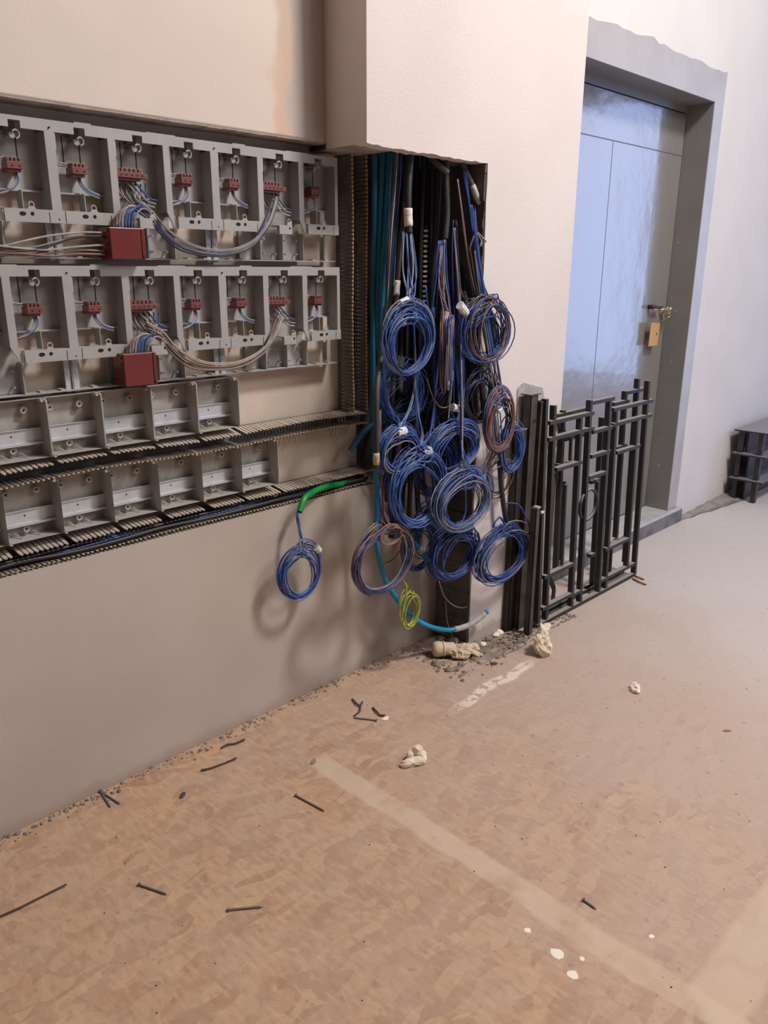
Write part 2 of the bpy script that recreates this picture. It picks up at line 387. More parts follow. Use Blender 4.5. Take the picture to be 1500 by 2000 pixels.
# left wall: lower breast, recess back, upper part
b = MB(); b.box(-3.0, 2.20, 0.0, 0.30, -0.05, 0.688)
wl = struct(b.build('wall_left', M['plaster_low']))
b = MB(); b.box(-3.0, 1.66, 0.0, 0.30, 1.75, CEIL); b.build('upper_face', M['plaster_up'], wl, bevel=0.004)
b = MB(); b.box(-3.0, 1.835, 0.076, 0.30, 0.688, 1.75); b.build('recess_back', M['recess'], wl)
b = MB(); b.box(1.835, 2.40, 0.16, 0.30, 0.688, CEIL); b.box(1.835, 1.845, 0.07, 0.16, 0.688, 1.75); b.build('chase_back', M['chase_shade'], wl)
# rough soffit of the recess, a band of loose render
b = MB()
xs = [-1.0 + 0.045 * k for k in range(60)]
xs = [x for x in xs if x < 1.66] + [1.66]
for k in range(len(xs) - 1):
    zz = 1.7465 - random.random() * 0.0018
    b.box(xs[k], xs[k + 1], 0.002, 0.076, zz, 1.752)
b.build('render_lip', M['soffit'], wl)
# column: the part that stands forward, over and beside the cable chase
P = -0.17; XL = 1.65; XO = 2.195; XR = 2.735; ZO = 1.728
b = MB()
b.box(XO, XR, P + 0.05, 0.30, 0.0, CEIL)
# ragged right edge of the opening and its lintel
nseg = 26; lint = []
for k in range(nseg + 1):
    x = XL + (XO - XL) * k / nseg
    lint.append((x, ZO + (random.random() - 0.5) * 0.005 + (0.003 if k < 3 else 0)))
b.prism(lint + [(XO + (random.random() - .5) * 0.003, ZO * (1 - j / 30)) for j in range(1, 30)] + [(XO, 0.0), (XR, 0.0), (XR, CEIL), (XL, CEIL)], P, P + 0.05)
b.box(XL, XL + 0.05, P + 0.05, 0.0, ZO + 0.004, CEIL)
wc = struct(b.build('wall_center', M['plaster_pink']))
b = MB(); b.box(XL + 0.003, 1.80, P + 0.05, 0.075, ZO + 0.002, ZO + 0.02); b.build('soffit', M['soffit'], wc)
b = MB(); b.box(XL + 0.002, XL + 0.01, 0.0, 0.075, ZO + 0.004, 1.9); b.box(XO - 0.3, XO, 0.15, 0.16, 0.69, 2.4); b.build('chase_lining', M['chase_shade'], wc)
b = MB()
for k in range(60):
    z = 0.02 + k * (ZO - 0.02) / 60; dz = (ZO - 0.02) / 60
    b.box(XO - 0.004 - random.random() * 0.006, XO + 0.002, P + 0.002 + random.random() * 0.004, 0.155 if z > 0.69 else -0.001, z, z + dz)
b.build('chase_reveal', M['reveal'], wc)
# grey mortar patches on the column
def patch(name, pts, y, th, material, parent, n_w=6, amp=3.0, plane=True):
    """closed outline in photo pixels put on a wall plane, as a thin layer of mortar"""
    P2 = []
    for k in range(len(pts)):
        a = pts[k]; c = pts[(k + 1) % len(pts)]
        for j in range(n_w):
            t = j / n_w
            w_ = (random.random() - 0.5) * amp if j else 0
            P2.append((a[0] + (c[0] - a[0]) * t + w_, a[1] + (c[1] - a[1]) * t + w_))
    poly = [(at(px, py, y).x, at(px, py, y).z) for px, py in P2]
    return MB().prism(poly, y - th, y + 0.001).build(name, material, parent)
patch('mortar_patch', [(1003, 1000), (1010, 760), (1022, 747), (1058, 757), (1066, 790), (1072, 1000)], P, 0.004, mat('pale_grey_mortar', (0.47, 0.44, 0.41), 0.95, var=0.3, scale=10, bump=0.4), wc)
patch('mortar_patch', [(1014, 860), (1016, 800), (1022, 785), (1030, 790), (1030, 860)], P, 0.0055, M['cement'], wc, amp=2)

# door wall
DX0, DX1, DZ0, DZ1, DY = 2.90, 4.205, 0.083, 2.195, 0.135
b = MB()
b.box(XR - 0.02, DX0, 0.0, 0.25, -0.05, CEIL); b.box(DX1, 9.2, 0.0, 0.25, -0.05, CEIL); b.box(DX0, DX1, 0.0, 0.25, DZ1, CEIL)
wr = struct(b.build('wall_right', M['plaster_right']))
b = MB(); b.box(9.0, 9.2, -2.4, 0.2, -0.05, CEIL); b.box(9.0, 9.2, -6.2, -4.5, -0.05, CEIL); b.box(9.0, 9.2, -4.5, -2.4, 3.25, CEIL)
struct(b.build('wall_far', M['plaster_right']))
b = MB(); b.box(-3.0, 9.2, -6.4, -6.2, -0.05, CEIL); struct(b.build('wall_back', M['hall']))
b = MB(); b.box(-3.2, -3.0, -6.4, 0.3, -0.05, CEIL); struct(b.build('wall_side', M['hall']))
b = MB(); b.box(-3.2, 9.2, -6.4, 0.3, CEIL, CEIL + 0.1); struct(b.build('ceiling', M['ceiling']))
# mortar filling along the foot of the right wall
fb = MB(); rnd_ = random.Random(4); nn = 26
for k in range(nn):
    t = k / (nn - 1); x = 4.315 + 1.6 * t; out = 0.035 + 0.125 * min(t * 1.6, 1) + rnd_.uniform(-.008, .008); hz = 0.008 + 0.034 * min(t * 1.3, 1) + rnd_.uniform(-.004, .004)
    fb.v += [(x, 0.001, hz), (x, -out * 0.35, hz * 0.55 + rnd_.uniform(-.003, .003)), (x, -out, 0.0005), (x, 0.001, -0.001)]
for k in range(nn - 1):
    for q in range(3): fb.face([k * 4 + q, k * 4 + q + 1, k * 4 + q + 5, k * 4 + q + 4])
fb.build('mortar_strip', M['cement'], wr, smooth=True)
# grey painted surround
def sur(px, py): q = at(px, py, 0.0); return (q.x, q.z)
top = []
for k in range(30):
    t = k / 29; x = 2.80 + (4.312 - 2.80) * t
    top.append((x, 2.333 + math.sin(k * 0.9) * 0.005 + random.random() * 0.010 + (0.014 if 11 < k < 15 else 0)))
right_side = [(4.312 + (random.random() - 0.5) * 0.004, 2.33 - 2.33 * k / 20) for k in range(1, 21)]
poly = [(DX1, 0.0), (DX1, DZ1), (2.80, DZ1)] + top + right_side
tr = struct(MB().prism(poly, -0.004, 0.001).build('trim_1', M['greypaint']))
# door
door = struct(MB().box(DX0 + 0.004, DX1 - 0.006, DY, DY + 0.045, DZ0 + 0.006, DZ1 - 0.042).build('door_1', M['door']))
b = MB(); b.box(DX1 - 0.002, DX1 + 0.02, -0.001, DY + 0.05, DZ0, DZ1); b.box(DX0 - 0.02, DX0 + 0.002, 0.0, DY + 0.05, DZ0, DZ1)
b.box(DX0, DX1, -0.001, DY + 0.05, DZ1 - 0.002, DZ1 + 0.02); b.box(DX0, DX1, DY - 0.001, DY + 0.05, DZ1 - 0.036, DZ1)
b.build('door_frame', M['doorframe'], door)
b = MB(); b.box(DX0, DX1, DY + 0.046, DY + 0.06, DZ0, DZ1); b.build('door_back', M['hole'], door)
zj = at(1240, 284, DY).z
MB().box(DX0 + 0.004, DX1 - 0.006, DY - 0.0012, DY, zj - 0.002, zj + 0.002).build('joint_line', mat('joint_grey', (0.12, 0.12, 0.12), 0.6), door)
MB().box(3.50, 3.503, DY - 0.0008, DY, DZ0 + 0.01, zj - 0.002).build('joint_line', bpy.data.materials['joint_grey'], door)
# lever, rose, cylinder
hp = at(1291, 606, DY)
b = MB(); b.cyl((hp.x, DY - 0.0, hp.z), (hp.x, DY - 0.008, hp.z), 0.027, 20); b.cyl((hp.x, DY - 0.008, hp.z), (hp.x, DY - 0.045, hp.z), 0.012, 12)
b.cyl((hp.x, DY - 0.042, hp.z), (hp.x, DY - 0.062, hp.z), 0.026, 20, 0.020)
b.build('door_knob', M['brass'], door, smooth=False, bevel=0.002)
b = MB(); q = at(1282, 600, DY - 0.03)
b.tube([(q.x + 0.05, DY - 0.03, q.z - 0.004), (q.x - 0.03, DY - 0.034, q.z + 0.002), (q.x - 0.045, DY - 0.02, q.z + 0.004)], 0.008, 8)
b.cyl((q.x - 0.03, DY, q.z + 0.002), (q.x - 0.03, DY - 0.03, q.z + 0.002), 0.011, 10)
b.build('lever', M['darkmetal'], door, smooth=True)
# step
b = MB(); b.box(2.9, 4.203, -0.034, DY - 0.002, 0.0, DZ0); b.box(4.203, 4.33, -0.034, -0.006, 0.0, DZ0)
st = tag(b.build('door_step', M['step'], bevel=0.006), 'worn pale grey step raised under the grey door', 'step')
MB().box(2.9, 4.328, -0.037, -0.033, 0.0, DZ0 - 0.012).build('riser', mat('dark_grey_riser', (0.20, 0.20, 0.21), 0.7, var=0.4, scale=14, bump=0.4), st)
# key with cardboard tag
kp = at(1278, 650, DY - 0.035)
k0 = thing('key_tag', (kp.x, DY - 0.035, kp.z - 0.05), 'ochre cardboard tag hanging from the door lock', 'tag')
xa, xb = at(1269, 650, DY - 0.035).x, at(1287, 650, DY - 0.035).x
za, zb = at(1278, 675, DY - 0.035).z, at(1280, 630, DY - 0.035).z
b = MB(); b.hexa([(xa, DY - 0.036, za), (xb - 0.006, DY - 0.036, za), (xb - 0.006, DY - 0.034, za), (xa, DY - 0.034, za), (xa + 0.004, DY - 0.036, zb), (xb, DY - 0.036, zb), (xb, DY - 0.034, zb), (xa + 0.004, DY - 0.034, zb)])
b.build('card', M['card'], k0)
q = at(1282, 652, DY - 0.036)
MB().cyl((q.x, DY - 0.0362, q.z), (q.x, DY - 0.0375, q.z), 0.005, 10).build('hole', M['hole'], k0)
b = MB(); b.tube(spline([(hp.x - 0.005, DY - 0.064, hp.z - 0.004), (hp.x - 0.01, DY - 0.05, hp.z - 0.035), ((xa + xb) / 2, DY - 0.035, zb - 0.004)], 0.01), 0.0015, 6)
b.box(hp.x - 0.012, hp.x + 0.002, DY - 0.088, DY - 0.062, hp.z - 0.004, hp.z + 0.004)
b.build('key', M['brass'], k0)

# ---------------------------------------------------------------- meter mounting panels
YF, YB = 0.012, 0.062
def terminal(x0, x1, z0, z1, ways, parent):
    b = MB(); yf = 0.016
    b.box(x0, x1, yf, 0.050, z0 + 0.006, z1 - 0.008); b.box(x0 + 0.003, x1 - 0.003, yf + 0.006, 0.058, z0, z0 + 0.006)
    k = ways + 1; w_ = (x1 - x0) / k
    for i in range(k): b.box(x0 + i * w_ + 0.0012, x0 + (i + 1) * w_ - 0.0016, yf + 0.001, 0.044, z1 - 0.008, z1)
    if ways > 3: b.box(x1, x1 + 0.014, yf, 0.045, z0 + 0.006, z0 + 0.017); b.box(x0 - 0.002, x0 + 0.006, yf + 0.004, 0.055, z0 - 0.028, z0 + 0.006)
    o = b.build('terminal_block', M['brick_red'], parent, bevel=0.0007)
    h = MB(); n = 2 if ways == 3 else 5
    for i in range(n):
        cx = x0 + (x1 - x0) * (0.32 + 0.46 * i) if n == 2 else x0 + 0.012 + i * (x1 - x0) / 5
        h.cyl((cx, yf - 0.0004, z0 + 0.012), (cx, yf + 0.001, z0 + 0.012), 0.0021, 8)
    h.build('screw_hole', M['hole'], o)
    return o
def panel_unit():
    root = thing('meter_panel', (1.055, YB, 1.42), 'tmp', 'meter panel')
    fr = M['frame']
    cells = [(0.850, 0.977), (0.995, 1.122), (1.140, 1.260)]
    # top rail with notches over the hooks
    b = MB(); xs = [0.839]
    for c0, c1 in cells: cc = c0 + (c1 - c0) * 0.47; xs += [cc - 0.013, cc + 0.013]
    xs.append(1.2715)
    b.box(0.839, 1.2715, YF, YF + 0.004, 1.705, 1.714)
    for i in range(0, len(xs), 2): b.box(xs[i], xs[i + 1], YF, YF + 0.004, 1.690, 1.705)
    b.box(0.839, 1.2715, YF + 0.004, YB, 1.712, 1.714)
    b.box(0.90, 0.94, YF + 0.001, YF + 0.02, 1.714, 1.717); b.box(1.08, 1.16, YF + 0.001, YF + 0.02, 1.714, 1.716)
    b.build('top_rail', fr, root)
    # stiles
    for x0, x1, sides in ((0.839, 0.850, 'R'), (0.977, 0.995, 'LR'), (1.260, 1.2715, 'L')):
        b = MB(); zb = 1.497 if x0 != 0.977 else 1.500
        b.box(x0, x1, YF, YF + 0.004, zb, 1.690)
        if 'L' in sides: b.box(x0, x0 + 0.002, YF + 0.004, YB, zb, 1.690)
        if 'R' in sides: b.box(x1 - 0.002, x1, YF + 0.004, YB, zb, 1.690); b.box(x1, x1 + 0.003, YF + 0.002, YF + 0.006, 1.655, 1.690)
        b.build('stile', fr, root)
    b = MB(); b.prism([(1.122, 1.690), (1.140, 1.690), (1.140, 1.530), (1.151, 1.513), (1.151, 1.496), (1.142, 1.496), (1.122, 1.535)], YF, YF + 0.004)
    b.box(1.122, 1.124, YF + 0.004, YB, 1.535, 1.690); b.box(1.138, 1.140, YF + 0.004, YB, 1.525, 1.690)
    b.build('stile', fr, root)
    # bottom rails
    for (x0, x1), cc in (((0.850, 0.977), 0.47), ((1.140, 1.260), 0.47)):
        b = MB(); L = x1 - x0
        xa = 0.839 if x0 < 1 else 1.151
        xb = 0.992 if x0 < 1 else 1.2715
        b.prism([(xa, 1.497), (xb - (0.014 if x0 < 1 else 0), 1.497), (xb, 1.510), (xb, 1.525), (xa, 1.525)], YF - 0.003, YF)
        b.box(xa, xb, YF, YF + 0.02, 1.523, 1.525)
        lx = x0 + L * 0.60
        b.prism([(lx - 0.010, 1.525), (lx + 0.010, 1.525), (lx + 0.006, 1.531), (lx - 0.006, 1.531)], YF - 0.003, YF)
        b.ring((lx, YF - 0.0015, 1.534), (0, 1, 0), 0.0062, 0.0017, 14, 5)
        o = b.build('bottom_rail', fr, root)
        h = MB(); ox = x0 + L * 0.42
        h.prism([(ox + 0.0075 * math.cos(t * math.pi / 6), 1.5145 + 0.0045 * math.sin(t * math.pi / 6)) for t in range(12)], YF - 0.0036, YF - 0.002)
        h.build('rail_hole', M['hole'], o); h = MB()
        h.prism([(lx + 0.0042 * math.cos(t * math.pi / 6), 1.5150 + 0.0042 * math.sin(t * math.pi / 6)) for t in range(12)], YF - 0.0036, YF - 0.002)
        h.build('rail_hole', M['hole'], o); h = MB(); h.box(x0 + 0.005, x0 + 0.0062, YF - 0.0036, YF - 0.002, 1.498, 1.524); h.build('rail_seam', M['hole'], o); h = MB(); h.box(x1 - 0.010, x1 - 0.0088, YF - 0.0036, YF - 0.002, 1.498, 1.520)
        h.build('rail_seam', M['hole'], o)
    b = MB(); b.box(1.037, 1.084, YF - 0.012, YF, 1.493, 1.517); b.box(1.037, 1.084, YF, YF + 0.03, 1.513, 1.517)
    b.prism([(1.064, 1.517), (1.084, 1.517), (1.082, 1.530), (1.066, 1.524)], YF - 0.012, YF - 0.009); b.ring((1.074, YF - 0.0105, 1.528), (0, 1, 0), 0.006, 0.0016, 14, 5)
    o = b.build('rail_stub', fr, root, bevel=0.0012)
    h = MB(); h.cyl((1.075, YF - 0.0125, 1.510), (1.075, YF - 0.011, 1.510), 0.0032, 10); h.build('rail_hole', M['hole'], o)
    for ci, (x0, x1) in enumerate(cells):
        L = x1 - x0
        b = MB(); b.box(x0, x1, YB - 0.002, YB + 0.003, 1.567, 1.706); b.box(x0, x1, YB - 0.014, YB + 0.003, 1.564, 1.568)
        b.box(x0 + L * 0.30, x0 + L * 0.60, YB - 0.003, YB - 0.002, 1.630, 1.690); b.box(x0, x1, YB - 0.0035, YB - 0.002, 1.6265, 1.6285)
        if ci != 1: b.box(x0 + L * 0.52, x0 + L * 0.535, YB - 0.030, YB, 1.525, 1.566)
        o = b.build('back_plate', fr, root)
        h = MB()
        for q in (0.29, 0.61): h.box(x0 + L * q, x0 + L * q + 0.0016, YB - 0.0034, YB - 0.002, 1.630, 1.692)
        h.build('groove', M['hole'], o)
        cc = x0 + L * 0.47
        b = MB(); b.box(cc - 0.012, cc + 0.012, YB - 0.022, YB - 0.002, 1.688, 1.706)
        b.build('notch_block', M['duct_base'], root)  # dark block behind the notch in the top rail
        b = MB(); b.cyl((cc - 0.002, YB, 1.676), (cc - 0.002, YF + 0.012, 1.676), 0.0070, 10)
        hk = [(cc + 0.004 + 0.0075 * math.cos(t), YF + 0.008, 1.678 + 0.0085 * math.sin(t)) for t in [2.6 - 0.35 * j for j in range(13)]]
        b.tube(hk, 0.0022, 6)
        b.build('hook', mat('pale_plastic', (0.33, 0.33, 0.325), 0.5) if 'pale_plastic' not in bpy.data.materials else bpy.data.materials['pale_plastic'], root)
        if ci != 1:
            b = MB(); b.box(x0 + 0.004, x0 + 0.0065, YB - 0.028, YB, 1.598, 1.636); b.box(x0 + 0.001, x0 + 0.011, YB - 0.03, YB - 0.026, 1.632, 1.636); b.cyl((x0 + 0.012, YB - 0.02, 1.632), (x0 + 0.036, YB - 0.02, 1.629), 0.0012, 5)
            b.build('latch', fr, root)
        if ci == 1: o = terminal(0.995, 1.064, 1.603, 1.630, 5, root)
        else: o = terminal(x0 + 0.036 - (0.004 if ci == 2 else 0), x0 + 0.071 - (0.004 if ci == 2 else 0), 1.601, 1.630, 3, root)
        # tails of wire below the blocks
        tx = x0 + 0.055
        if ci == 0:
            for k, m_ in enumerate(('grey_w', 'blue', 'pale_w')):
                MB().tube(spline([(tx + 0.004 * k, 0.04, 1.605), (tx + 0.006 + 0.004 * k, 0.036, 1.585), (tx + 0.022 + 0.003 * k, 0.028, 1.566 + 0.003 * k), (tx + 0.048, 0.030, 1.558 + 0.004 * k)], 0.006), 0.0019, 6).build('wire_tail', M[m_], root, smooth=True)
        elif ci == 2:
            for k, m_ in enumerate(('pale_w', 'grey_w', 'blue')):
                MB().tube(spline([(tx + 0.004 * k - 0.004, 0.04, 1.605), (tx - 0.003 + 0.004 * k, 0.034, 1.585), (tx - 0.022 + 0.004 * k, 0.026, 1.562 + 0.002 * k), (tx - 0.050 + 0.006 * k, 0.028, 1.553 + 0.004 * k)], 0.006), 0.0019, 6).build('wire_tail', M[m_], root, smooth=True)
        else:
            for k, m_ in enumerate(('pale_w', 'grey_w', 'darkblue')):
                MB().tube(spline([(1.028 + 0.012 * k, 0.04, 1.604), (1.040 + 0.012 * k, 0.028, 1.585), (1.062 + 0.008 * k, 0.018, 1.552 + 0.007 * k), (1.090 + 0.004 * k, 0.016, 1.545 + 0.008 * k)], 0.006), 0.0021, 6).build('wire_tail', M[m_], root, smooth=True)
            MB().tube(spline([(1.000, 0.03, 1.604), (0.998, 0.02, 1.580), (1.006, 0.015, 1.560)], 0.006), 0.0028, 6).build('wire_tail', M['brown'], root, smooth=True)
    # lower tray
    b = MB(); b.box(0.995, 1.150, YB - 0.006, YB + 0.003, 1.424, 1.564); b.box(0.940, 0.995, YB - 0.001, YB + 0.003, 1.424, 1.5)
    b.box(1.150, 1.165, YB - 0.001, YB + 0.003, 1.424, 1.5); b.box(0.839, 0.868, YB - 0.001, YB + 0.003, 1.424, 1.5)
    b.box(0.839, 1.2715, YB - 0.034, YB + 0.003, 1.420, 1.4225)
    for x in (0.992, 1.072, 1.149): b.box(x, x + 0.002, YB - 0.030, YB, 1.4225, 1.497)
    b.box(1.2565, 1.2715, YB - 0.001, YB + 0.003, 1.424, 1.5)
    b.build('lower_tray', fr, root)
    for x, z in ((1.012, 1.440), (1.052, 1.440), (1.012, 1.480), (1.052, 1.480), (1.090, 1.440), (1.130, 1.440), (1.090, 1.478), (1.130, 1.478)):
        MB().cyl((x, YB, z), (x, YB - 0.024, z), 0.0022, 6).build('pin', fr, root)
    for x in (0.884, 0.925, 1.185, 1.235): MB().box(x, x + 0.012, YB - 0.030, YB - 0.006, 1.4225, 1.4262).build('foot_tab', fr, root)
    b = MB(); b.box(0.822, 0.836, 0.045, 0.05, 1.415, 1.50); b.box(0.843, 0.857, 0.045, 0.05, 1.415, 1.50)
    for x in (0.8375, 0.8405): b.box(x, x + 0.0012, 0.040, 0.05, 1.415, 1.50)
    o = b.build('zinc_bracket', M['zinc'], root)
    h = MB()
    for x in (0.829, 0.850): h.cyl((x, 0.046, 1.463), (x, 0.0425, 1.463), 0.0036, 8)
    h.build('screw', M['zinc'], o)
    h = MB()
    for z in (1.698, 1.5055): h.cyl((0.8395, YF - 0.0034, z), (0.8395, YF + 0.001, z), 0.0019, 8)
    h.build('pin_hole', M['hole'], root)
    return root
unit = panel_unit()
PL = [['grey meter panel of the upper row, cut off by the left photo edge', 'middle grey meter panel of the upper row, over the glossy red junction box', 'grey meter panel at the right end of the upper row'],
      ['grey meter panel of the second row, cut off by the left photo edge', 'middle grey meter panel of the second row, over the scuffed red junction box', 'grey meter panel at the right end of the second row']]
for r in range(2):
    for c in range(3):
        off = Vector(((c - 1) * 0.4325 + (0.004 if r else 0), 0, -0.310 * r))
        if r == 0 and c == 1: u = unit
        else: u = copy_tree(unit, None, off); u.location = Vector(unit.location) + off
        tag(u, PL[r][c], 'meter panel', 'meter mounting panels in two rows')

# ---------------------------------------------------------------- junction boxes and their wiring
def jbox(p0, p1, label, y=-0.022):
    a = at(*p0, y); c = at(*p1, y)
    root = thing('junction_box', ((a.x + c.x) / 2, 0.0, c.z), label, 'junction box', 'red junction boxes under the meter panels')
    x0, x1, z0, z1 = a.x, c.x, c.z, a.z
    MB().box(x0, x1, y + 0.003, 0.035, z0, z1).build('body', M['box_red'], root, bevel=0.002)
    MB().box(x0 + 0.001, x1 - 0.012, y, y + 0.003, z0 + 0.001, z1 - 0.001).build('lid', M['box_red'], root, bevel=0.001)
    MB().box(x1 - 0.010, x1 - 0.001, y, y + 0.003, z0 + 0.001, z1 - 0.001).build('lid_edge', M['box_red'], root, bevel=0.001)
    for k in range(5):
        z = z0 + (z1 - z0) * (0.12 + 0.18 * k)
        MB().box(x0 - 0.002, x0 + 0.001, y + 0.01, 0.02, z, z + 0.006).build('side_rib', M['box_red'], root)
    b = MB(); b.cyl((x1 - 0.008, y - 0.001, z0 + 0.006), (x1 - 0.008, y + 0.001, z0 + 0.006), 0.003, 8); b.build('screw', M['hole'], root)
    # cover film smears, light catching: small raised drips
    return root
jbox((213, 443), (287, 507), 'glossy brown red junction box below the upper meter row, wires leaving to the left')
jbox((240, 692), (310, 750), 'scuffed brown red junction box below the second meter row')

def bundle(label, strands, cat='cable', group=None, name='wire_bundle'):
    """strands: (points, radius, material key); each wire is a part"""
    p = strands[0][0][0]
    root = thing(name, tuple(p), label, cat, group)
    for P_, r, mk in strands: MB().tube(spline(P_, 0.012), r, 6).build('wire', M[mk], root, smooth=True)
    return root
def jit(pts, a): return [p + Vector(((random.random() - .5) * a, (random.random() - .5) * a, (random.random() - .5) * a)) for p in pts]
st = []
for k, (mk, dx, dz) in enumerate((('black_w', 0, 0), ('grey_w', 2, -6), ('darkblue', -3, 4), ('grey_w', 0, -10), ('black_w', 3, 7), ('black_w', -3, 10), ('grey_w', 1, 2))):
    st.append((A((262 + dx, 398 + dz, 0.012), (292 + dx, 418 + dz, 0.004), (322 + dx, 452 + dz, -0.002), (355 + dx, 478 + dz, -0.004), (400 + dx, 492 + dz * .7, -0.006), (450 + dx, 493 + dz * .6, -0.006), (495 + dx, 474 + dz * .5, -0.002), (522 + dx * 2, 435, 0.004), (536 + dx * 2, 395, 0.02), (538 + dx * 2, 380, 0.035)), 0.0024, mk))
bundle('sagging bundle of grey and dark wires slung under the upper meter row', st, group='sagging wire bundles between meter panels')
st = []
for k, (mk, dx, dz) in enumerate((('brown', 0, 0), ('pale_w', 2, -6), ('black_w', -3, 4), ('pale_w', 0, -10), ('grey_w', 3, 7), ('brown', -3, 10))):
    st.append((A((285 + dx, 640 + dz, 0.012), (315 + dx, 655 + dz, 0.004), (342 + dx, 685 + dz, -0.002), (375 + dx, 708 + dz, -0.004), (415 + dx, 716 + dz * .7, -0.006), (465 + dx, 712 + dz * .6, -0.006), (508 + dx, 690 + dz * .5, -0.002), (533 + dx * 2, 655, 0.004), (545 + dx * 2, 625, 0.02), (550 + dx * 2, 608, 0.035)), 0.0024, mk))
bundle('sagging bundle of dusty brown wires slung under the second meter row', st, group='sagging wire bundles between meter panels')
st = []
for k, (mk, pts) in enumerate((
    ('pale_w', [(208, 455), (160, 454), (100, 460), (50, 470), (0, 482), (-60, 490)]), ('black_w', [(208, 461), (150, 463), (110, 476), (75, 487), (0, 492), (-60, 493)]),
    ('grey_w', [(208, 466), (170, 462), (120, 470), (60, 484), (0, 486), (-60, 483)]), ('pale_w', [(208, 478), (150, 482), (90, 488), (30, 484), (0, 480), (-60, 475)]),
    ('pale_w', [(208, 491), (160, 488), (100, 494), (40, 500), (0, 497), (-60, 496)]), ('brown', [(208, 497), (150, 496), (100, 500), (40, 495), (0, 494), (-60, 490)]))):
    st.append(([at(px, py, 0.002 if k % 2 else 0.008) for px, py in pts], 0.0026, mk))
bundle('loose grey and beige wires running left from the upper red box', st)
for (bx, by, n, lab) in ((226, 446, 0, 'short arch of wires from upper red box up to its terminal block'), (252, 696, 1, 'short arch of wires from lower red box up to its terminal block')):
    st = []
    for k, mk in enumerate(('brown', 'grey_w', 'pale_w', 'blue', 'blue', 'darkblue', 'grey_w')):
        dx = k * 6; bot = at(bx + dx, by + 3, -0.008)
        st.append(([bot, at(bx + dx + 2, by - 22 - (k % 3) * 3, -0.010), at(bx + dx + 14, by - 38 - (k % 3) * 3, -0.006), at(bx + 44 + k * 3, by - 42 + k, 0.0), at(bx + 60 + k * 2, by - 36 + k * 2, 0.004)], 0.0024, mk))
    bundle(lab, st)
    st = []
    for k, mk in enumerate(('pale_w', 'grey_w', 'black_w', 'grey_w', 'black_w', 'darkblue')):
        st.append(([at(bx + 8 + k * 10, by - 86, 0.045), at(bx + 14 + k * 9, by - 66, 0.035), at(bx + 30 + k * 6, by - 48, 0.02), at(bx + 42 + k * 3, by - 40, 0.008)], 0.0021, mk))
    bundle(('dark wires dropping behind the upper row five-way terminal block' if n == 0 else 'dark wires dropping behind the second row five-way terminal block'), st)

# ---------------------------------------------------------------- enclosure strips with DIN rail
def enclosure():
    x0, x1, z0, z1 = 0.755, 0.8918, 0.960, 1.102
    root = thing('rail_enclosure', ((x0 + x1) / 2, 0.03, z0), 'tmp', 'enclosure')
    g_ = M['box_grey']; yb = 0.058; t = 0.0016
    b = MB(); b.box(x0 + t, x1 - t, yb, yb + 0.004, z0, z1)
    b.box(x0 + 0.006, x1 - 0.002, 0.028, yb, z1 - t, z1); b.box(x0 + 0.002, x1 - 0.002, 0.010, yb, z0, z0 + t)
    b.build('shell', g_, root)
    for xa, lean in ((x0, 0), (x1 - t, 0)):
        p = [(0.0, z0 + 0.006), (0.006, z0), (yb, z0), (yb, z1), (0.008, z1), (0.0, z1 - 0.006)]
        m = MB(); i = 0
        for x in (xa, xa + t): m.v += [(x, y, z) for y, z in p]
        m.face([0, 1, 2, 3, 4, 5][::-1]); m.face([6, 7, 8, 9, 10, 11])
        for j in range(6): m.face([j, (j + 1) % 6, 6 + (j + 1) % 6, 6 + j])
        m.build('side_wall', g_, root)
    b = MB(); zr = z0 + 0.034
    b.box(x0 + t, x1 - t, 0.046, 0.0475, zr, zr + 0.035); b.box(x0 + t, x1 - t, 0.038, 0.046, zr, zr + 0.0016); b.box(x0 + t, x1 - t, 0.042, 0.046, zr + 0.0334, zr + 0.035)
    b.box(x0 + t, x1 - t, 0.0375, 0.039, zr - 0.004, zr + 0.0016)
    o = b.build('din_rail', M['zinc'], root)
    MB().cyl((x0 + 0.062, 0.0455, zr + 0.020), (x0 + 0.062, 0.047, zr + 0.020), 0.0022, 8).build('rail_hole', M['hole'], o)
    for dx, dz in ((0.024, 0.114), (0.098, 0.114), (0.062, 0.020)):
        b = MB(); b.cyl((x0 + dx, yb, z0 + dz), (x0 + dx, yb - 0.014, z0 + dz), 0.0098, 14, 0.0088)
        b.ring((x0 + dx, yb - 0.0145, z0 + dz), (0, 1, 0), 0.0072, 0.0016, 14, 5)
        o = b.build('screw_boss', g_, root)
        MB().cyl((x0 + dx, yb - 0.0142, z0 + dz), (x0 + dx, yb - 0.0152, z0 + dz), 0.0028, 8).build('screw_hole', M['hole'], o)
    for dx in (0.034, 0.078):
        b = MB(); b.beam((x0 + dx, 0.050, z0 + 0.013), (x0 + dx + 0.010, 0.030, z0 + 0.004), 0.004, 0.0015); b.build('clip', g_, root)
    for dx, dz in ((0.128, 0.139), (0.008, 0.002)):
        b = MB(); b.cyl((x0 + dx, 0.004, z0 + dz), (x0 + dx, 0.024, z0 + dz), 0.0048, 10); b.ring((x0 + dx, 0.004, z0 + dz), (0, 1, 0), 0.0035, 0.0012, 10, 4); b.build('lug', g_, root)
    return root
enc = enclosure()
UL = ['leftmost visible grey enclosure of the upper strip, cut by the photo edge', 'second grey enclosure from the left in the upper strip', 'third grey enclosure in the upper strip, under the lower red junction box', 'fourth grey enclosure in the upper strip, one before its end', 'grey enclosure at the right end of the upper strip, bare wall beyond it']
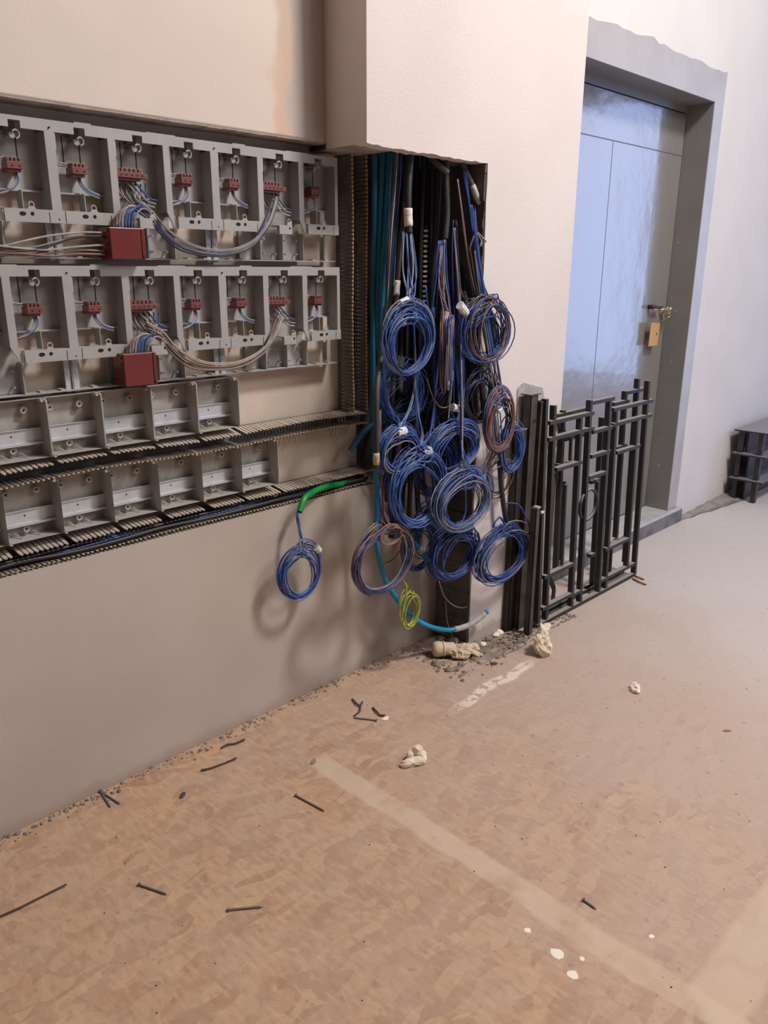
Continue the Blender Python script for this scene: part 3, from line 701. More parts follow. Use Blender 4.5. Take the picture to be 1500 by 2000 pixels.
LL = ['leftmost grey enclosure of the lower strip, only its edge in the photo', 'second grey enclosure of the lower strip, shaded by the duct above', 'third grey enclosure of the lower strip, shaded by the duct above', 'fourth grey enclosure of the lower strip, counted from the photo left edge', 'fifth grey enclosure of the lower strip, with brightening rail', 'sixth grey enclosure of the lower strip, one before its end', 'grey enclosure at the right end of the lower strip, with a bright clean rail']
first = True
for row, (xs0, z, labs) in enumerate(((0.618, 0.0, UL), (0.489, -0.197, LL))):
    for k, lb in enumerate(labs):
        off = Vector((xs0 + 0.1350 * k + (0.002 * k if row == 0 else 0.0) - 0.755, 0, z))
        if row == 0 and k == 1: off = Vector((0, 0, 0)); u = enc
        else: u = copy_tree(enc, None, off); u.location = Vector(enc.location) + off
        tag(u, lb, 'enclosure', 'open grey enclosures of the %s strip' % ('upper' if row == 0 else 'lower'))

# ---------------------------------------------------------------- slotted cable ducts
def finger_mesh(name, axis, depth=0.064, tipd=0.004, base='finger', tip='finger_tip', tw=1.0):
    """finger pointing to -Y; axis: thin direction"""
    b = MB(); w_, t = 0.0092, 0.0020
    if axis == 'z':
        b.prism([(0, 0)] * 3, 0, 0) if False else None
        p = [(-w_ / 2, 0), (w_ / 2, 0), (w_ / 2, -depth + 0.003), (w_ / 4, -depth), (-w_ / 4, -depth), (-w_ / 2, -depth + 0.003)]
        for z in (-t / 2, t / 2): b.v += [(x, y, z) for x, y in p]
        mats_ = 6
        b.face([5, 4, 3, 2, 1, 0]); b.face([6, 7, 8, 9, 10, 11])
        for j in range(6):
            b.cur = 0
            b.face([j, (j + 1) % 6, 6 + (j + 1) % 6, 6 + j])
        b.cur = 1; b.box(-w_ / 2 * tw, w_ / 2 * tw, -depth - 0.0012, -depth + tipd, -t / 2 - 0.0004, t / 2 + 0.0004)
    else:
        b.box(-t / 2, t / 2, -depth, 0, -w_ / 2, w_ / 2)
        b.cur = 1; b.box(-t / 2 - 0.0004, t / 2 + 0.0004, -depth - 0.0015, -depth + 0.004, -w_ / 2, w_ / 2)
    me = bpy.data.meshes.new(name); me.from_pydata(b.v, [], b.f); me.materials.append(M[base]); me.materials.append(M[tip])
    me.polygons.foreach_set('material_index', b.m); me.update(); return me
FZ = finger_mesh('duct_finger_flat', 'z', tipd=0.0008, base='finger_dark', tw=0.62); FU = finger_mesh('duct_finger_upper', 'z', tipd=-0.0005, tip='finger', tw=0.5); FX = finger_mesh('duct_finger_upright', 'x', base='finger_dark')
def duct_h(x0, x1, z0, z1, label, gaps, wobble):
    root = thing('cable_duct', ((x0 + x1) / 2, 0.07, z0), label, 'cable duct')
    b = MB(); b.box(x0, x1, 0.068, 0.072, z0, z1); b.box(x0, x1, 0.060, 0.070, z0 - 0.001, z0 + 0.001); b.box(x0, x1, 0.060, 0.070, z1 - 0.001, z1 + 0.001)
    b.build('duct_base', M['duct_base'], root)
    n = int((x1 - x0) / 0.0125)
    for k in range(n):
        x = x0 + 0.006 + 0.0125 * k
        for up_, z in ((0, z0), (1, z1)):
            if up_ and any(abs(x - q) < 0.0085 for q in gaps): continue
            o = bpy.data.objects.new('duct_finger', FU if up_ else FZ); col.objects.link(o); o.parent = root
            dz = wobble(x, up_)
            o.location = Vector((x, 0.064, z)) - Vector(root.location)
            o.rotation_euler = (math.atan2(-dz, 0.064) * -1 * -1, 0, (random.random() - 0.5) * 0.03)
    return root
gA = [0.618 + 0.1367 * k + 0.012 for k in range(6)]; gB = [0.489 + 0.135 * k + 0.016 for k in range(8)]
duct_h(0.52, 1.83, 0.908, 0.949, 'slotted cable duct with yellow finger tips between the two enclosure strips', gA, lambda x, u: (0.004 * math.sin(x * 9) + (-0.009 if u else 0.0)) * (1.0) + (random.random() - .5) * 0.0015)
duct_h(0.52, 1.83, 0.699, 0.744, 'lowest slotted cable duct, packed with dark cables along the ledge', gB, lambda x, u: (-0.008 if u else 0) + 0.002 * math.sin(x * 7) + (random.random() - .5) * 0.0015)
root = thing('cable_duct', (1.785, 0.07, 0.945), 'upright slotted cable duct at the right end of the meter recess', 'cable duct')
b = MB(); b.box(1.752, 1.820, 0.070, 0.075, 0.945, 1.735); b.box(1.7535, 1.7565, 0.058, 0.070, 0.945, 1.735); b.box(1.8145, 1.8175, 0.058, 0.070, 0.945, 1.735)
b.build('duct_base', M['duct_base'], root)
for k in range(63):
    z = 0.951 + 0.0125 * k
    for x in (1.755, 1.816):
        o = bpy.data.objects.new('duct_finger', FX); col.objects.link(o); o.parent = root
        o.location = Vector((x, 0.066, z)) - Vector(root.location); o.rotation_euler = (0, (random.random() - .5) * 0.02, (random.random() - .5) * 0.03 + (0.03 * math.sin(z * 9)))
# cables lying in the lowest duct
for k, (mk, r, lab) in enumerate((('black_w', 0.006, 'black cable lying in the lowest duct, nearest its front'), ('darkblue', 0.004, 'dark blue cable lying in the lowest duct'), ('black_w', 0.005, 'black cable lying deep in the lowest duct'), ('grey_w', 0.0035, 'grey cable snaking along the lowest duct'), ('darkblue', 0.0045, 'dark blue cable on the bottom fingers of the lowest duct'), ('black_w', 0.0055, 'black cable pressed against the base of the lowest duct'))):
    pts = [Vector((0.52 + 0.13 * j, 0.012 + 0.008 * k + 0.005 * math.sin(j * 1.7 + k), 0.703 + r + 0.004 * (k % 3) + 0.003 * math.sin(j * 2.1 + k * 2))) for j in range(11)]
    tag(MB().tube(spline(pts, 0.03), r, 7).build('duct_cable', M[mk], smooth=True), lab, 'cable', 'cables in the lowest duct')

# ---------------------------------------------------------------- corrugated tubes
def ribbed(P_, r, pitch=0.0064, seg=10, depth=0.20):
    pts = spline(P_, pitch / 4); L = [0]
    for k in range(1, len(pts)): L.append(L[-1] + (pts[k] - pts[k - 1]).length)
    # resample at pitch/2
    n = max(4, int(L[-1] / (pitch / 2))); out = []; j = 0
    for k in range(n + 1):
        s = L[-1] * k / n
        while j < len(L) - 2 and L[j + 1] < s: j += 1
        t = (s - L[j]) / max(L[j + 1] - L[j], 1e-9); out.append(pts[j].lerp(pts[j + 1], min(max(t, 0), 1)))
    rad = [r if k % 2 else r * (1 - depth) for k in range(len(out))]
    return out, rad
def conduit(label, P_, r, mk, tapes=(), group=None, smooth_tube=False, endcap=None, cat='conduit'):
    root = thing('conduit_tube', tuple(P_[-1]), label, cat, group)
    if smooth_tube: out = spline(P_, 0.012); MB().tube(out, r, 12).build('tube', M[mk], root, smooth=True)
    else:
        out, rad = ribbed(P_, r); MB().tube(out, r, 10, radii=rad).build('tube', M[mk], root, smooth=True)
    for t0, t1, tm in tapes:
        k0, k1 = int(len(out) * t0), max(int(len(out) * t1), int(len(out) * t0) + 3); seg_ = out[k0:k1][::2 if not smooth_tube else 1]
        if len(seg_) < 2: seg_ = out[-3:]
        MB().tube(seg_, r * 1.10, 14, radii=[r * (1.10 + 0.035 * math.sin(i * 1.3)) for i in range(len(seg_))]).build('tape_label' if tm.startswith('tape') else 'end_piece', M[tm], root, smooth=True)
    MB().cyl(out[-1], out[-1] + (out[-1] - out[-2]).normalized() * 0.0008, r * 0.72, 10).build('open_end', M['hole'], root)
    return root
up_ = lambda px, y, py0=286: at(px, py0 - 75, y)
# teal tubes down the left side of the chase
G1 = 'teal tubes side by side at the left of the chase'
conduit('teal corrugated tube hard against the upright duct', A((733, 200, -0.02), (732, 300, -0.02), (731, 480, -0.02), (729, 640, -0.02), (728, 800, -0.01), (730, 900, 0.0)), 0.0105, 'blue_c', group=G1)
conduit('teal corrugated tube, second from the upright duct', A((749, 200, -0.03), (747, 300, -0.03), (742, 460, -0.03), (738, 640, -0.03), (741, 790, 0.0), (748, 840, 0.0)), 0.0115, 'blue_c', group=G1)
conduit('teal corrugated tube bulging forward at mid height of the chase', A((762, 200, -0.045), (760, 300, -0.045), (755, 420, -0.05), (748, 520, -0.05), (744, 640, -0.04), (743, 780, -0.02)), 0.0115, 'blue_c', group=G1)
conduit('dark teal corrugated tube behind the other teal ones', A((770, 200, 0.0), (768, 300, 0.0), (764, 450, 0.0), (757, 600, 0.0), (752, 780, 0.0)), 0.0110, 'blue_c', group=G1)
conduit('teal tube crossing down left into the gap under the recess', A((800, 790, -0.02), (770, 800, -0.02), (735, 822, -0.01), (705, 850, 0.0), (684, 880, 0.015)), 0.0115, 'blue_c')
conduit('teal tube bent across behind the dark coils', A((745, 830, -0.03), (770, 805, -0.03), (800, 793, -0.03), (818, 800, -0.03)), 0.0105, 'blue_c')
# black tubes hanging in the chase
conduit('black corrugated tube ending in a written white tape label', A((803, 205, -0.10), (801, 300, -0.11), (797, 370, -0.12), (797, 420, -0.125), (799, 455, -0.13)), 0.0125, 'black_c', tapes=[(0.80, 0.965, 'tape')])
conduit('long thin black tube with a white tape label near its lower end', A((792, 380, -0.09), (787, 430, -0.10), (780, 500, -0.115), (776, 555, -0.12), (773, 595, -0.13)), 0.0085, 'black_c', tapes=[(0.78, 0.92, 'tape')])
conduit('brown stained black tube left of the thick one', A((860, 210, -0.08), (858, 320, -0.085), (855, 400, -0.09), (850, 470, -0.09), (844, 540, -0.08), (840, 640, -0.07)), 0.0100, 'black_c')
conduit('thick black corrugated tube releasing blue wires at mid chase', A((869, 210, -0.10), (869, 300, -0.11), (871, 370, -0.12), (872, 420, -0.125), (868, 467, -0.13)), 0.0130, 'black_c')
conduit('short cut grey tube end poking forward under the lintel', A((838, 285, -0.06), (845, 312, -0.10), (858, 324, -0.125), (875, 337, -0.14)), 0.0090, 'dusty_c', smooth_tube=True)
conduit('dusty tube slanting right with a pale taped tip', A((890, 260, -0.08), (903, 318, -0.11), (922, 362, -0.13), (933, 388, -0.14), (946, 408, -0.145)), 0.0100, 'dusty_c', tapes=[(0.66, 0.985, 'tape_g')], smooth_tube=True)
conduit('black tube descending behind the right hand coils', A((905, 520, -0.08), (912, 600, -0.12), (925, 660, -0.16), (938, 730, -0.185), (945, 800, -0.19)), 0.0120, 'black_c')
conduit('black tube passing behind the upper right coil', A((903, 570, -0.11), (912, 620, -0.12), (922, 680, -0.12), (934, 720, -0.10)), 0.0125, 'dusty_c')
conduit('wide smooth black sleeve in the middle right of the chase', A((912, 560, -0.09), (922, 680, -0.12), (926, 760, -0.14), (926, 850, -0.14), (918, 900, -0.12)), 0.026, 'black_w', smooth_tube=True)
conduit('short black tube ending above the lowest right coil', A((976, 900, -0.20), (979, 950, -0.205), (984, 990, -0.21), (990, 1026, -0.215)), 0.0100, 'black_w', smooth_tube=True)
conduit('black hose at the left edge of the chase with beige tape', A((772, 560, -0.10), (752, 660, -0.14), (738, 740, -0.20), (735, 800, -0.225), (735, 860, -0.235), (735, 915, -0.235)), 0.0088, 'black_c', tapes=[(0.90, 0.985, 'tape_b')], smooth_tube=True)
conduit('long blue tube sagging to the pillar foot, taped at the tip', A((737, 880, -0.16), (735, 930, -0.12), (735, 1000, -0.10), (737, 1070, -0.10), (752, 1130, -0.105), (783, 1180, -0.11), (822, 1216, -0.13), (868, 1230, -0.15), (905, 1225, -0.18), (930, 1212, -0.20), (952, 1194, -0.215)), 0.0100, 'brightblue_c', tapes=[(0.86, 0.99, 'tape_g')])
conduit('short blue tube end pointing down right between the coils', A((775, 930, -0.07), (782, 990, -0.09), (798, 1035, -0.12), (818, 1070, -0.145), (838, 1100, -0.16)), 0.0095, 'brightblue_c', tapes=[(0.78, 0.86, 'tape_b')])
conduit('bright green corrugated tube coming out over the lowest duct', A((700, 938, 0.03), (665, 945, 0.015), (635, 951, -0.005), (610, 962, -0.030), (594, 975, -0.045), (585, 1000, -0.055)), 0.0105, 'green_c')
random.seed(11)
# the crowd of dark tubes behind them
for k in range(13):
    x = 762 + 12.0 * k + random.uniform(-4, 4); y = random.uniform(0.0, 0.10)
    P_ = A((x + 6, 210, y), (x + 4, 320, y), (x + random.uniform(-6, 6), 500, y), (x + random.uniform(-10, 6), 700, y), (x + random.uniform(-14, 4), 850, -0.035 - 0.02 * (k % 3)), (x - 8 + random.uniform(-8, 4), random.uniform(960, 1060), -0.035 - 0.02 * (k % 3))) if k < 6 else A((x + 4, 210, y), (x + 2, 320, y), (x - 2, 500, y), (x - 8, 700, y), (x - 12, 830, y))
    r = random.choice((0.0095, 0.011, 0.0125)); out, rad = ribbed(P_, r, 0.0070)
    tag(MB().tube(out, r, 8, radii=rad).build('conduit_tube', M['black_c'], smooth=True), 'one of the dark corrugated tubes hanging deep in the chase, behind the rest', 'conduit', 'dark tubes deep in the chase')
# slotted upright strip deep in the chase
a = at(829, 440, 0.03); c = at(829, 640, 0.03)
root = thing('slotted_strip', (a.x, 0.03, c.z), 'short upright slotted strip with square slots deep in the chase', 'strip')
MB().box(a.x - 0.014, a.x - 0.009, 0.03, 0.034, c.z, a.z).build('strip_edge', M['dusty_c'], root); MB().box(a.x + 0.009, a.x + 0.022, 0.03, 0.034, c.z, a.z).build('strip_edge', M['dusty_c'], root)
for k in range(int((a.z - c.z) / 0.0165)): z = c.z + 0.006 + k * 0.0165; MB().box(a.x - 0.010, a.x + 0.010, 0.022, 0.030, z, z + 0.007).build('rung', M['tape_g'], root)

# ---------------------------------------------------------------- coils of wire
def coil(label, cx, cy, rx, ry, y, wires, lead=None, labels=(), tie=None, rough=1.0, wr=0.0022, spread=0.018, yaw=0.0, tail=0.0, tight=0.0, sub=None, rmin=0.60):
    if ry > 40:
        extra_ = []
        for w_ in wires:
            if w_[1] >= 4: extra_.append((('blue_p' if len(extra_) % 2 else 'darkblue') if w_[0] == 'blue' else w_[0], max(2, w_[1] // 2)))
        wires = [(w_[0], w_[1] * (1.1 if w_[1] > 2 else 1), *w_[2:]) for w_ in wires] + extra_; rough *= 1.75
    c = at(cx, cy, y); RX = (at(cx + rx, cy, y).x - at(cx - rx, cy, y).x) / 2; RZ = (at(cx, cy - ry, y).z - at(cx, cy + ry, y).z) / 2
    root = thing('wire_coil', (c.x, y, c.z - RZ), label, 'wire coil', 'hanging wire coils')
    leads = lead or []
    for wi, (mk, turns, *opt) in enumerate(wires):
        pts = []
        ld = leads[wi % len(leads)] if leads else None
        if ld:
            q = [at(*p) for p in ld]
            if wi >= len(leads): q = [p + Vector((random.uniform(-.006, .006), random.uniform(-.004, .004), 0)) for p in q]
            q.append(Vector((c.x + random.uniform(-.2, .2) * RX, y, c.z + RZ * 0.97)))
            pts += spline(q, 0.02)[:-1]
        N = int(26 * turns); ph0 = math.pi / 2 + random.uniform(-.3, .3)
        tgt = [(random.uniform(rmin, 1.0), random.uniform(-.07, .07) * rough, random.uniform(-.07, .07) * rough, random.uniform(0, 6.28), random.uniform(-1, 1) * spread) for _ in range(int(turns) + 3)]
        for k in range(N + 1):
            th = 2 * math.pi * k / 26; ti = th / (2 * math.pi); i = int(ti); f_ = ti - i; f_ = f_ * f_ * (3 - 2 * f_)
            A0, A1 = tgt[i], tgt[i + 1]; L_ = lambda j: A0[j] * (1 - f_) + A1[j] * f_
            s = L_(0); s += L_(1) * math.cos(th + A0[3]) + 0.03 * rough * math.sin(2 * th + A0[3])
            if tight: 
                d = math.atan2(math.sin(th + ph0 - tight), math.cos(th + ph0 - tight)); s = s + (0.90 - s) * 0.75 * math.exp(-(d / 0.5) ** 2)
            s = min(s, 1.05)
            xx = RX * s * math.cos(th + ph0); zz = RZ * (s * math.sin(th + ph0) - (1 - s) * 0.30)
            yy = L_(4) + math.sin(yaw) * xx
            pts.append(Vector((c.x + xx, y + yy, c.z + zz)))
        if tail:
            e_ = pts[-1]; pts += [e_ + Vector((tail * 0.5, 0.0, -abs(tail) * 0.3)), e_ + Vector((tail, -0.005, -abs(tail)))]
        MB().tube(pts, opt[0] if opt else wr, 5).build('wire', M[mk], root, smooth=True)
    for (lx, ly, lw, lh, ang, tm) in labels:
        q = at(lx, ly, y - 0.004); ww = (at(lx + lw / 2, ly, y).x - at(lx - lw / 2, ly, y).x); hh = (at(lx, ly - lh / 2, y).z - at(lx, ly + lh / 2, y).z)
        ca, sa = math.cos(ang), math.sin(ang); dxv = Vector((ca, 0, sa))
        n_ = 5; pp = [q + dxv * (ww * (i / (n_ - 1) - 0.5)) for i in range(n_)]
        m = MB(); i0 = 0; rr = hh / 2
        for p in pp:
            for t_ in range(10):
                an = 2 * math.pi * t_ / 10; n2 = Vector((-sa, 0, ca)); m.v.append(tuple(p + n2 * (math.cos(an) * rr * random.uniform(.93, 1.05)) + Vector((0, -1, 0)) * (math.sin(an) * min(rr, 0.013))))
        for i in range(n_ - 1):
            for t_ in range(10):
                t2 = (t_ + 1) % 10; m.face([i * 10 + t_, i * 10 + t2, i * 10 + 10 + t2, i * 10 + 10 + t_])
        m.face(list(range(10))[::-1]); m.face([(n_ - 1) * 10 + t_ for t_ in range(10)])
        m.build('tape_label', M[tm], root)
    return root
random.seed(5)
# deep, dark ones first
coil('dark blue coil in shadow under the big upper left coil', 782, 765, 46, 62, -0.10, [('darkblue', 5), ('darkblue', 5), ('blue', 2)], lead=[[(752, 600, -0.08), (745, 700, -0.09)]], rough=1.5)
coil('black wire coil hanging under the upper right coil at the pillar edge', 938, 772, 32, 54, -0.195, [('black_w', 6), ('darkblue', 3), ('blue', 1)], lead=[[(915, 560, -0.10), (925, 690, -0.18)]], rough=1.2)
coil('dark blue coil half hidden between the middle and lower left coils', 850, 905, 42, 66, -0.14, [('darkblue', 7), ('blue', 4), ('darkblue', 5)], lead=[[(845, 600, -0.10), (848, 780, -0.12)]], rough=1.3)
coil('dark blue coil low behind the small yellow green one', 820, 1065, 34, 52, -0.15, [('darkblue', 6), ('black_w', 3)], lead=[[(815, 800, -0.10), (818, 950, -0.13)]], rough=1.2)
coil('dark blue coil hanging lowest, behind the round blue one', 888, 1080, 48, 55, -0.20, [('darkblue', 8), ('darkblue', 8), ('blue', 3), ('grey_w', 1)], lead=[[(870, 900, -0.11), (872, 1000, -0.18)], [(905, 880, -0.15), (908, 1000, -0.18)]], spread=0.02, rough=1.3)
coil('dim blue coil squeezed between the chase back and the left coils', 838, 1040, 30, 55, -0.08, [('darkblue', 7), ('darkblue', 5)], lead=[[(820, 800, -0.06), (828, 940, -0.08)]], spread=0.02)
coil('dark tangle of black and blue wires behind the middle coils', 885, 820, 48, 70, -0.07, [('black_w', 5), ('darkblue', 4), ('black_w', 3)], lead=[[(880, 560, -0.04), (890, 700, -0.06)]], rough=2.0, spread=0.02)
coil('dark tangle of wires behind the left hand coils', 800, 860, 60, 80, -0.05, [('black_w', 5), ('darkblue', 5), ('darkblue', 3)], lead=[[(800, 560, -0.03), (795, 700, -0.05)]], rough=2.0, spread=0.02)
# left column
coil('largest bright blue coil at the upper left, black tape round its foot', 798, 662, 52, 76, -0.215,
     [('blue', 8), ('blue', 8), ('blue', 6), ('grey_w', 4), ('blue', 5), ('pale_w', 1)],
     lead=[[(795, 455, -0.13), (797, 520, -0.17)], [(801, 455, -0.13), (806, 530, -0.17)], [(804, 458, -0.13), (812, 540, -0.18)], [(789, 450, -0.12), (787, 530, -0.17)]],
     labels=[(789, 588, 16, 12, 0.3, 'tape'), (786, 628, 12, 10, -0.9, 'tape_g'), (779, 706, 14, 26, 1.25, 'black_w')], tight=4.35, spread=0.018)
coil('blue coil at the left with a square white tape label on top', 780, 878, 42, 50, -0.20,
     [('blue', 6), ('blue', 5), ('darkblue', 5), ('grey_w', 2)], lead=[[(752, 600, -0.12), (750, 720, -0.15), (760, 790, -0.18)], [(808, 620, -0.14), (812, 740, -0.16), (800, 800, -0.18)]],
     labels=[(783, 843, 16, 17, 0.05, 'tape')], rough=1.4)
coil('big blue coil low at the left, its loops drooping to the right', 815, 952, 54, 78, -0.205,
     [('blue', 8), ('blue', 7), ('darkblue', 6), ('blue', 4), ('grey_w', 1)], lead=[[(812, 700, -0.13), (815, 800, -0.17), (825, 850, -0.19)], [(866, 600, -0.12), (850, 760, -0.16), (838, 850, -0.19)]],
     labels=[(833, 884, 14, 22, 0.1, 'tape_g')], rough=1.2, rmin=0.66, spread=0.022)
coil('blue coil in the middle of the bunch, two thick wires crossing it', 887, 873, 50, 53, -0.195,
     [('blue', 7), ('blue', 6), ('grey_w', 3), ('blue', 4)], lead=[[(858, 560, -0.13), (880, 700, -0.16), (876, 800, -0.18)], [(868, 600, -0.13), (893, 720, -0.17)]],
     labels=[(891, 797, 17, 15, -0.25, 'tape')], rough=1.0)
coil('round blue coil at lower centre with a small loop inside its top', 905, 977, 57, 61, -0.235,
     [('blue', 7), ('blue', 7), ('grey_w', 5), ('pale_w', 1), ('blue', 3)], lead=[[(893, 500, -0.14), (899, 640, -0.19), (900, 780, -0.215), (901, 880, -0.23)], [(897, 560, -0.15), (903, 720, -0.21), (902, 860, -0.23)]], rough=0.8, spread=0.02)
coil('small blue loop hanging inside the round lower coil', 920, 935, 20, 24, -0.25, [('blue', 2), ('grey_w', 1)], lead=[[(901, 860, -0.232), (905, 905, -0.245)]], rough=0.5)
coil('narrow brown and blue bundle seen edge on between the upper coils', 872, 688, 24, 80, -0.20,
     [('brown', 5), ('blue', 4), ('brown', 4), ('grey_w', 3), ('darkblue', 3)], lead=[[(861, 480, -0.13), (858, 560, -0.17)], [(864, 480, -0.13), (866, 580, -0.17)]], rough=1.2, spread=0.03, yaw=0.8,
     labels=[(870, 618, 12, 12, 1.3, 'tape_g')])
coil('upper right coil of blue and brown wires with a written label', 947, 645, 48, 66, -0.20,
     [('blue', 6), ('brown', 5), ('darkblue', 5), ('black_w', 3), ('grey_w', 2), ('blue', 3)], lead=[[(926, 400, -0.13), (932, 480, -0.17), (945, 560, -0.19)], [(890, 430, -0.13), (896, 520, -0.16), (905, 580, -0.18)]],
     labels=[(904, 604, 17, 19, -0.7, 'tape')], rough=1.4, spread=0.03)
coil('thin grey loop swinging out over the bright pillar', 965, 640, 33, 75, -0.235, [('grey_w', 1.6), ('brown', 1)], rough=0.3, wr=0.0016)
coil('slim oval coil of blue and copper brown wires at the right', 975, 822, 29, 64, -0.225,
     [('blue', 5), ('brown', 5), ('brown', 3), ('grey_w', 3), ('blue', 3), ('brown', 1)], lead=[[(906, 330, -0.12), (930, 500, -0.16), (950, 640, -0.20), (967, 720, -0.22)], [(915, 480, -0.13), (940, 620, -0.18), (962, 730, -0.21)]],
     labels=[(974, 800, 7, 12, 0.4, 'tape')], rough=1.2, spread=0.02)
coil('blue coil at the far right behind the slim oval one', 997, 870, 23, 55, -0.215, [('blue', 6), ('blue', 4), ('darkblue', 3)], lead=[[(935, 480, -0.14), (960, 640, -0.18), (985, 790, -0.21)]], rough=1.2)
coil('untidy black and copper wires dangling on the right of the bunch', 975, 925, 27, 50, -0.205, [('black_w', 3), ('brown', 3), ('black_w', 2), ('grey_w', 1)], lead=[[(960, 700, -0.16), (968, 850, -0.20)]], rough=3.0, wr=0.0016)
coil('lowest right blue coil hanging in front of the bright pillar', 983, 1080, 52, 56, -0.235,
     [('blue', 6), ('darkblue', 5), ('blue', 5), ('grey_w', 2), ('darkblue', 2)], lead=[[(988, 1028, -0.217), (975, 1010, -0.225), (962, 1030, -0.23)], [(984, 985, -0.21), (1012, 985, -0.24), (1035, 1030, -0.25), (1028, 1045, -0.25)]], rough=1.2, rmin=0.68)
coil('brown and violet coil hanging at the lower left of the bunch', 749, 1091, 58, 68, -0.20,
     [('brown', 5), ('grey_w', 5), ('darkblue', 4), ('brown', 3), ('pale_w', 1), ('blue', 1)], lead=[[(742, 800, -0.14), (741, 920, -0.17), (745, 1000, -0.19)]], rough=0.9, rmin=0.78)
coil('small brown loop hanging inside the lower left coil', 762, 1044, 25, 22, -0.215, [('brown', 2), ('blue', 1), ('brown', 1)], lead=[[(748, 920, -0.17), (752, 1000, -0.2)]], rough=0.5, wr=0.0024)
coil('lone blue coil hanging from the green tube against the beige wall', 587, 1116, 44, 58, -0.075,
     [('blue', 6), ('blue', 5), ('darkblue', 2), ('grey_w', 1)], lead=[[(583, 1000, -0.055), (584, 1025, -0.062), (588, 1050, -0.07)]], labels=[(620, 1072, 9, 14, -0.9, 'tape')], rough=1.0, spread=0.010, tail=-0.012)
coil('small yellow green coil on the sagging blue tube', 800, 1190, 18, 38, -0.145, [('yg', 4), ('yg', 2)], lead=[[(795, 1060, -0.10), (786, 1120, -0.12)]], rough=2.0, wr=0.0022, tail=-0.012)
# loose strands
def strand(label, P_, r, mk, group='loose wires running down the chase', cat='wire'):
    return tag(MB().tube(spline(P_, 0.012), r, 6).build('loose_wire', M[mk], smooth=True), label, cat, group)
random.seed(21)
S = [('blue', [(780, 290), (777, 360), (768, 450), (760, 560), (752, 640)], -0.07), ('blue', [(784, 290), (781, 360), (772, 450), (763, 560), (756, 660)], -0.075), ('brown', [(774, 290), (768, 370), (761, 450), (755, 560), (745, 680)], -0.065),
     ('pale_w', [(777, 290), (772, 370), (765, 450), (757, 580), (748, 680)], -0.08), ('grey_w', [(773, 460), (768, 560), (752, 640)], -0.085),
     ('blue', [(889, 445), (891, 520), (895, 600), (899, 700), (903, 800), (902, 900)], -0.16), ('grey_w', [(886, 445), (890, 500), (897, 600), (899, 690), (899, 800)], -0.165),
     ('pale_w', [(893, 350), (902, 420), (912, 500), (922, 560), (934, 640), (942, 720)], -0.14), ('brown', [(894, 350), (905, 430), (915, 510), (926, 570), (940, 660), (943, 735)], -0.145),
     ('grey_w', [(893, 350), (900, 400), (907, 460), (922, 545), (940, 620), (952, 700), (965, 780)], -0.15), ('blue', [(918, 400), (926, 450), (934, 500), (945, 570), (955, 640), (968, 720), (978, 820), (981, 880)], -0.19),
     ('blue', [(921, 400), (930, 460), (942, 540), (954, 620), (965, 720), (973, 800)], -0.185), ('grey_w', [(927, 490), (935, 560), (950, 660), (961, 740), (972, 810), (980, 900)], -0.20),
     ('blue', [(860, 470), (852, 540), (845, 600), (841, 640)], -0.13), ('blue', [(857, 470), (849, 540), (843, 600), (838, 640)], -0.135), ('blue', [(863, 470), (858, 530), (850, 620)], -0.13),
     ('blue', [(870, 468), (873, 540), (879, 600), (884, 680), (886, 780), (880, 850)], -0.17), ('grey_w', [(867, 468), (869, 540), (876, 590), (881, 650), (882, 750), (875, 820)], -0.175), ('darkblue', [(885, 430), (883, 500), (886, 600), (893, 700), (893, 780)], -0.14),
     ('blue', [(832, 560), (836, 640), (815, 740), (812, 800), (822, 870)], -0.16), ('brown', [(834, 740), (845, 775), (862, 796), (882, 792)], -0.17),
     ('grey_w', [(806, 1110), (812, 1150), (822, 1200), (826, 1215)], -0.10), ('grey_w', [(857, 1135), (868, 1165), (885, 1182), (905, 1187), (926, 1178)], -0.14),
     ('black_w', [(800, 1030), (790, 1060), (770, 1090), (752, 1100)], -0.12), ('grey_w', [(870, 1175), (874, 1215), (885, 1245), (905, 1262), (930, 1264)], -0.10),
     ('black_w', [(965, 905), (985, 880), (1000, 905), (985, 935)], -0.22), ('pale_w', [(930, 452), (936, 457), (944, 466), (950, 472)], -0.15), ('grey_w', [(916, 490), (922, 470), (930, 456), (940, 470), (937, 482)], -0.16)]
SL = ['bright blue wire at the far left of the chase, left of the first black tube', 'second bright blue wire beside it at the far left of the chase', 'brown wire running beside the teal tubes', 'dusty pale wire beside the brown one near the teal tubes', 'grey wire starting low beside the teal tubes',
 'long blue wire dropping to the round lower coil', 'long grey wire dropping beside the long blue one to mid height', 'dusty pale wire slanting right across the chase', 'brown wire slanting right beside the pale one', 'grey wire slanting right towards the slim oval coil', 'blue wire slanting right from the slanted tube to the oval coil', 'second blue wire slanting to the oval coil',
 'grey wire crossing the upper right coil downward', 'blue wire from the thick black tube bending left', 'second blue wire from the thick black tube bending left', 'blue wire straight below the thick black tube', 'long blue wire from the thick tube to the middle coil', 'long grey wire from the thick tube to the middle coil', 'dark blue wire right of the thick black tube',
 'blue wire swinging between the big upper and the lower left coils', 'thin brown wire sagging under the narrow brown bundle', 'thin grey wire dangling beside the yellow green coil', 'thin grey wire curling over the bottom of the dark reveal', 'black wire curling inside the brown and violet coil', 'thin grey wire trailing down onto the rubble',
 'black wire tangled under the slim oval coil', 'pale wire end poking out by the slanted tube tip', 'grey wire hooked over below the slanted tube tip']
nm = {'blue': 'blue', 'brown': 'brown', 'pale_w': 'dusty pale', 'grey_w': 'grey', 'darkblue': 'dark blue', 'black_w': 'black'}
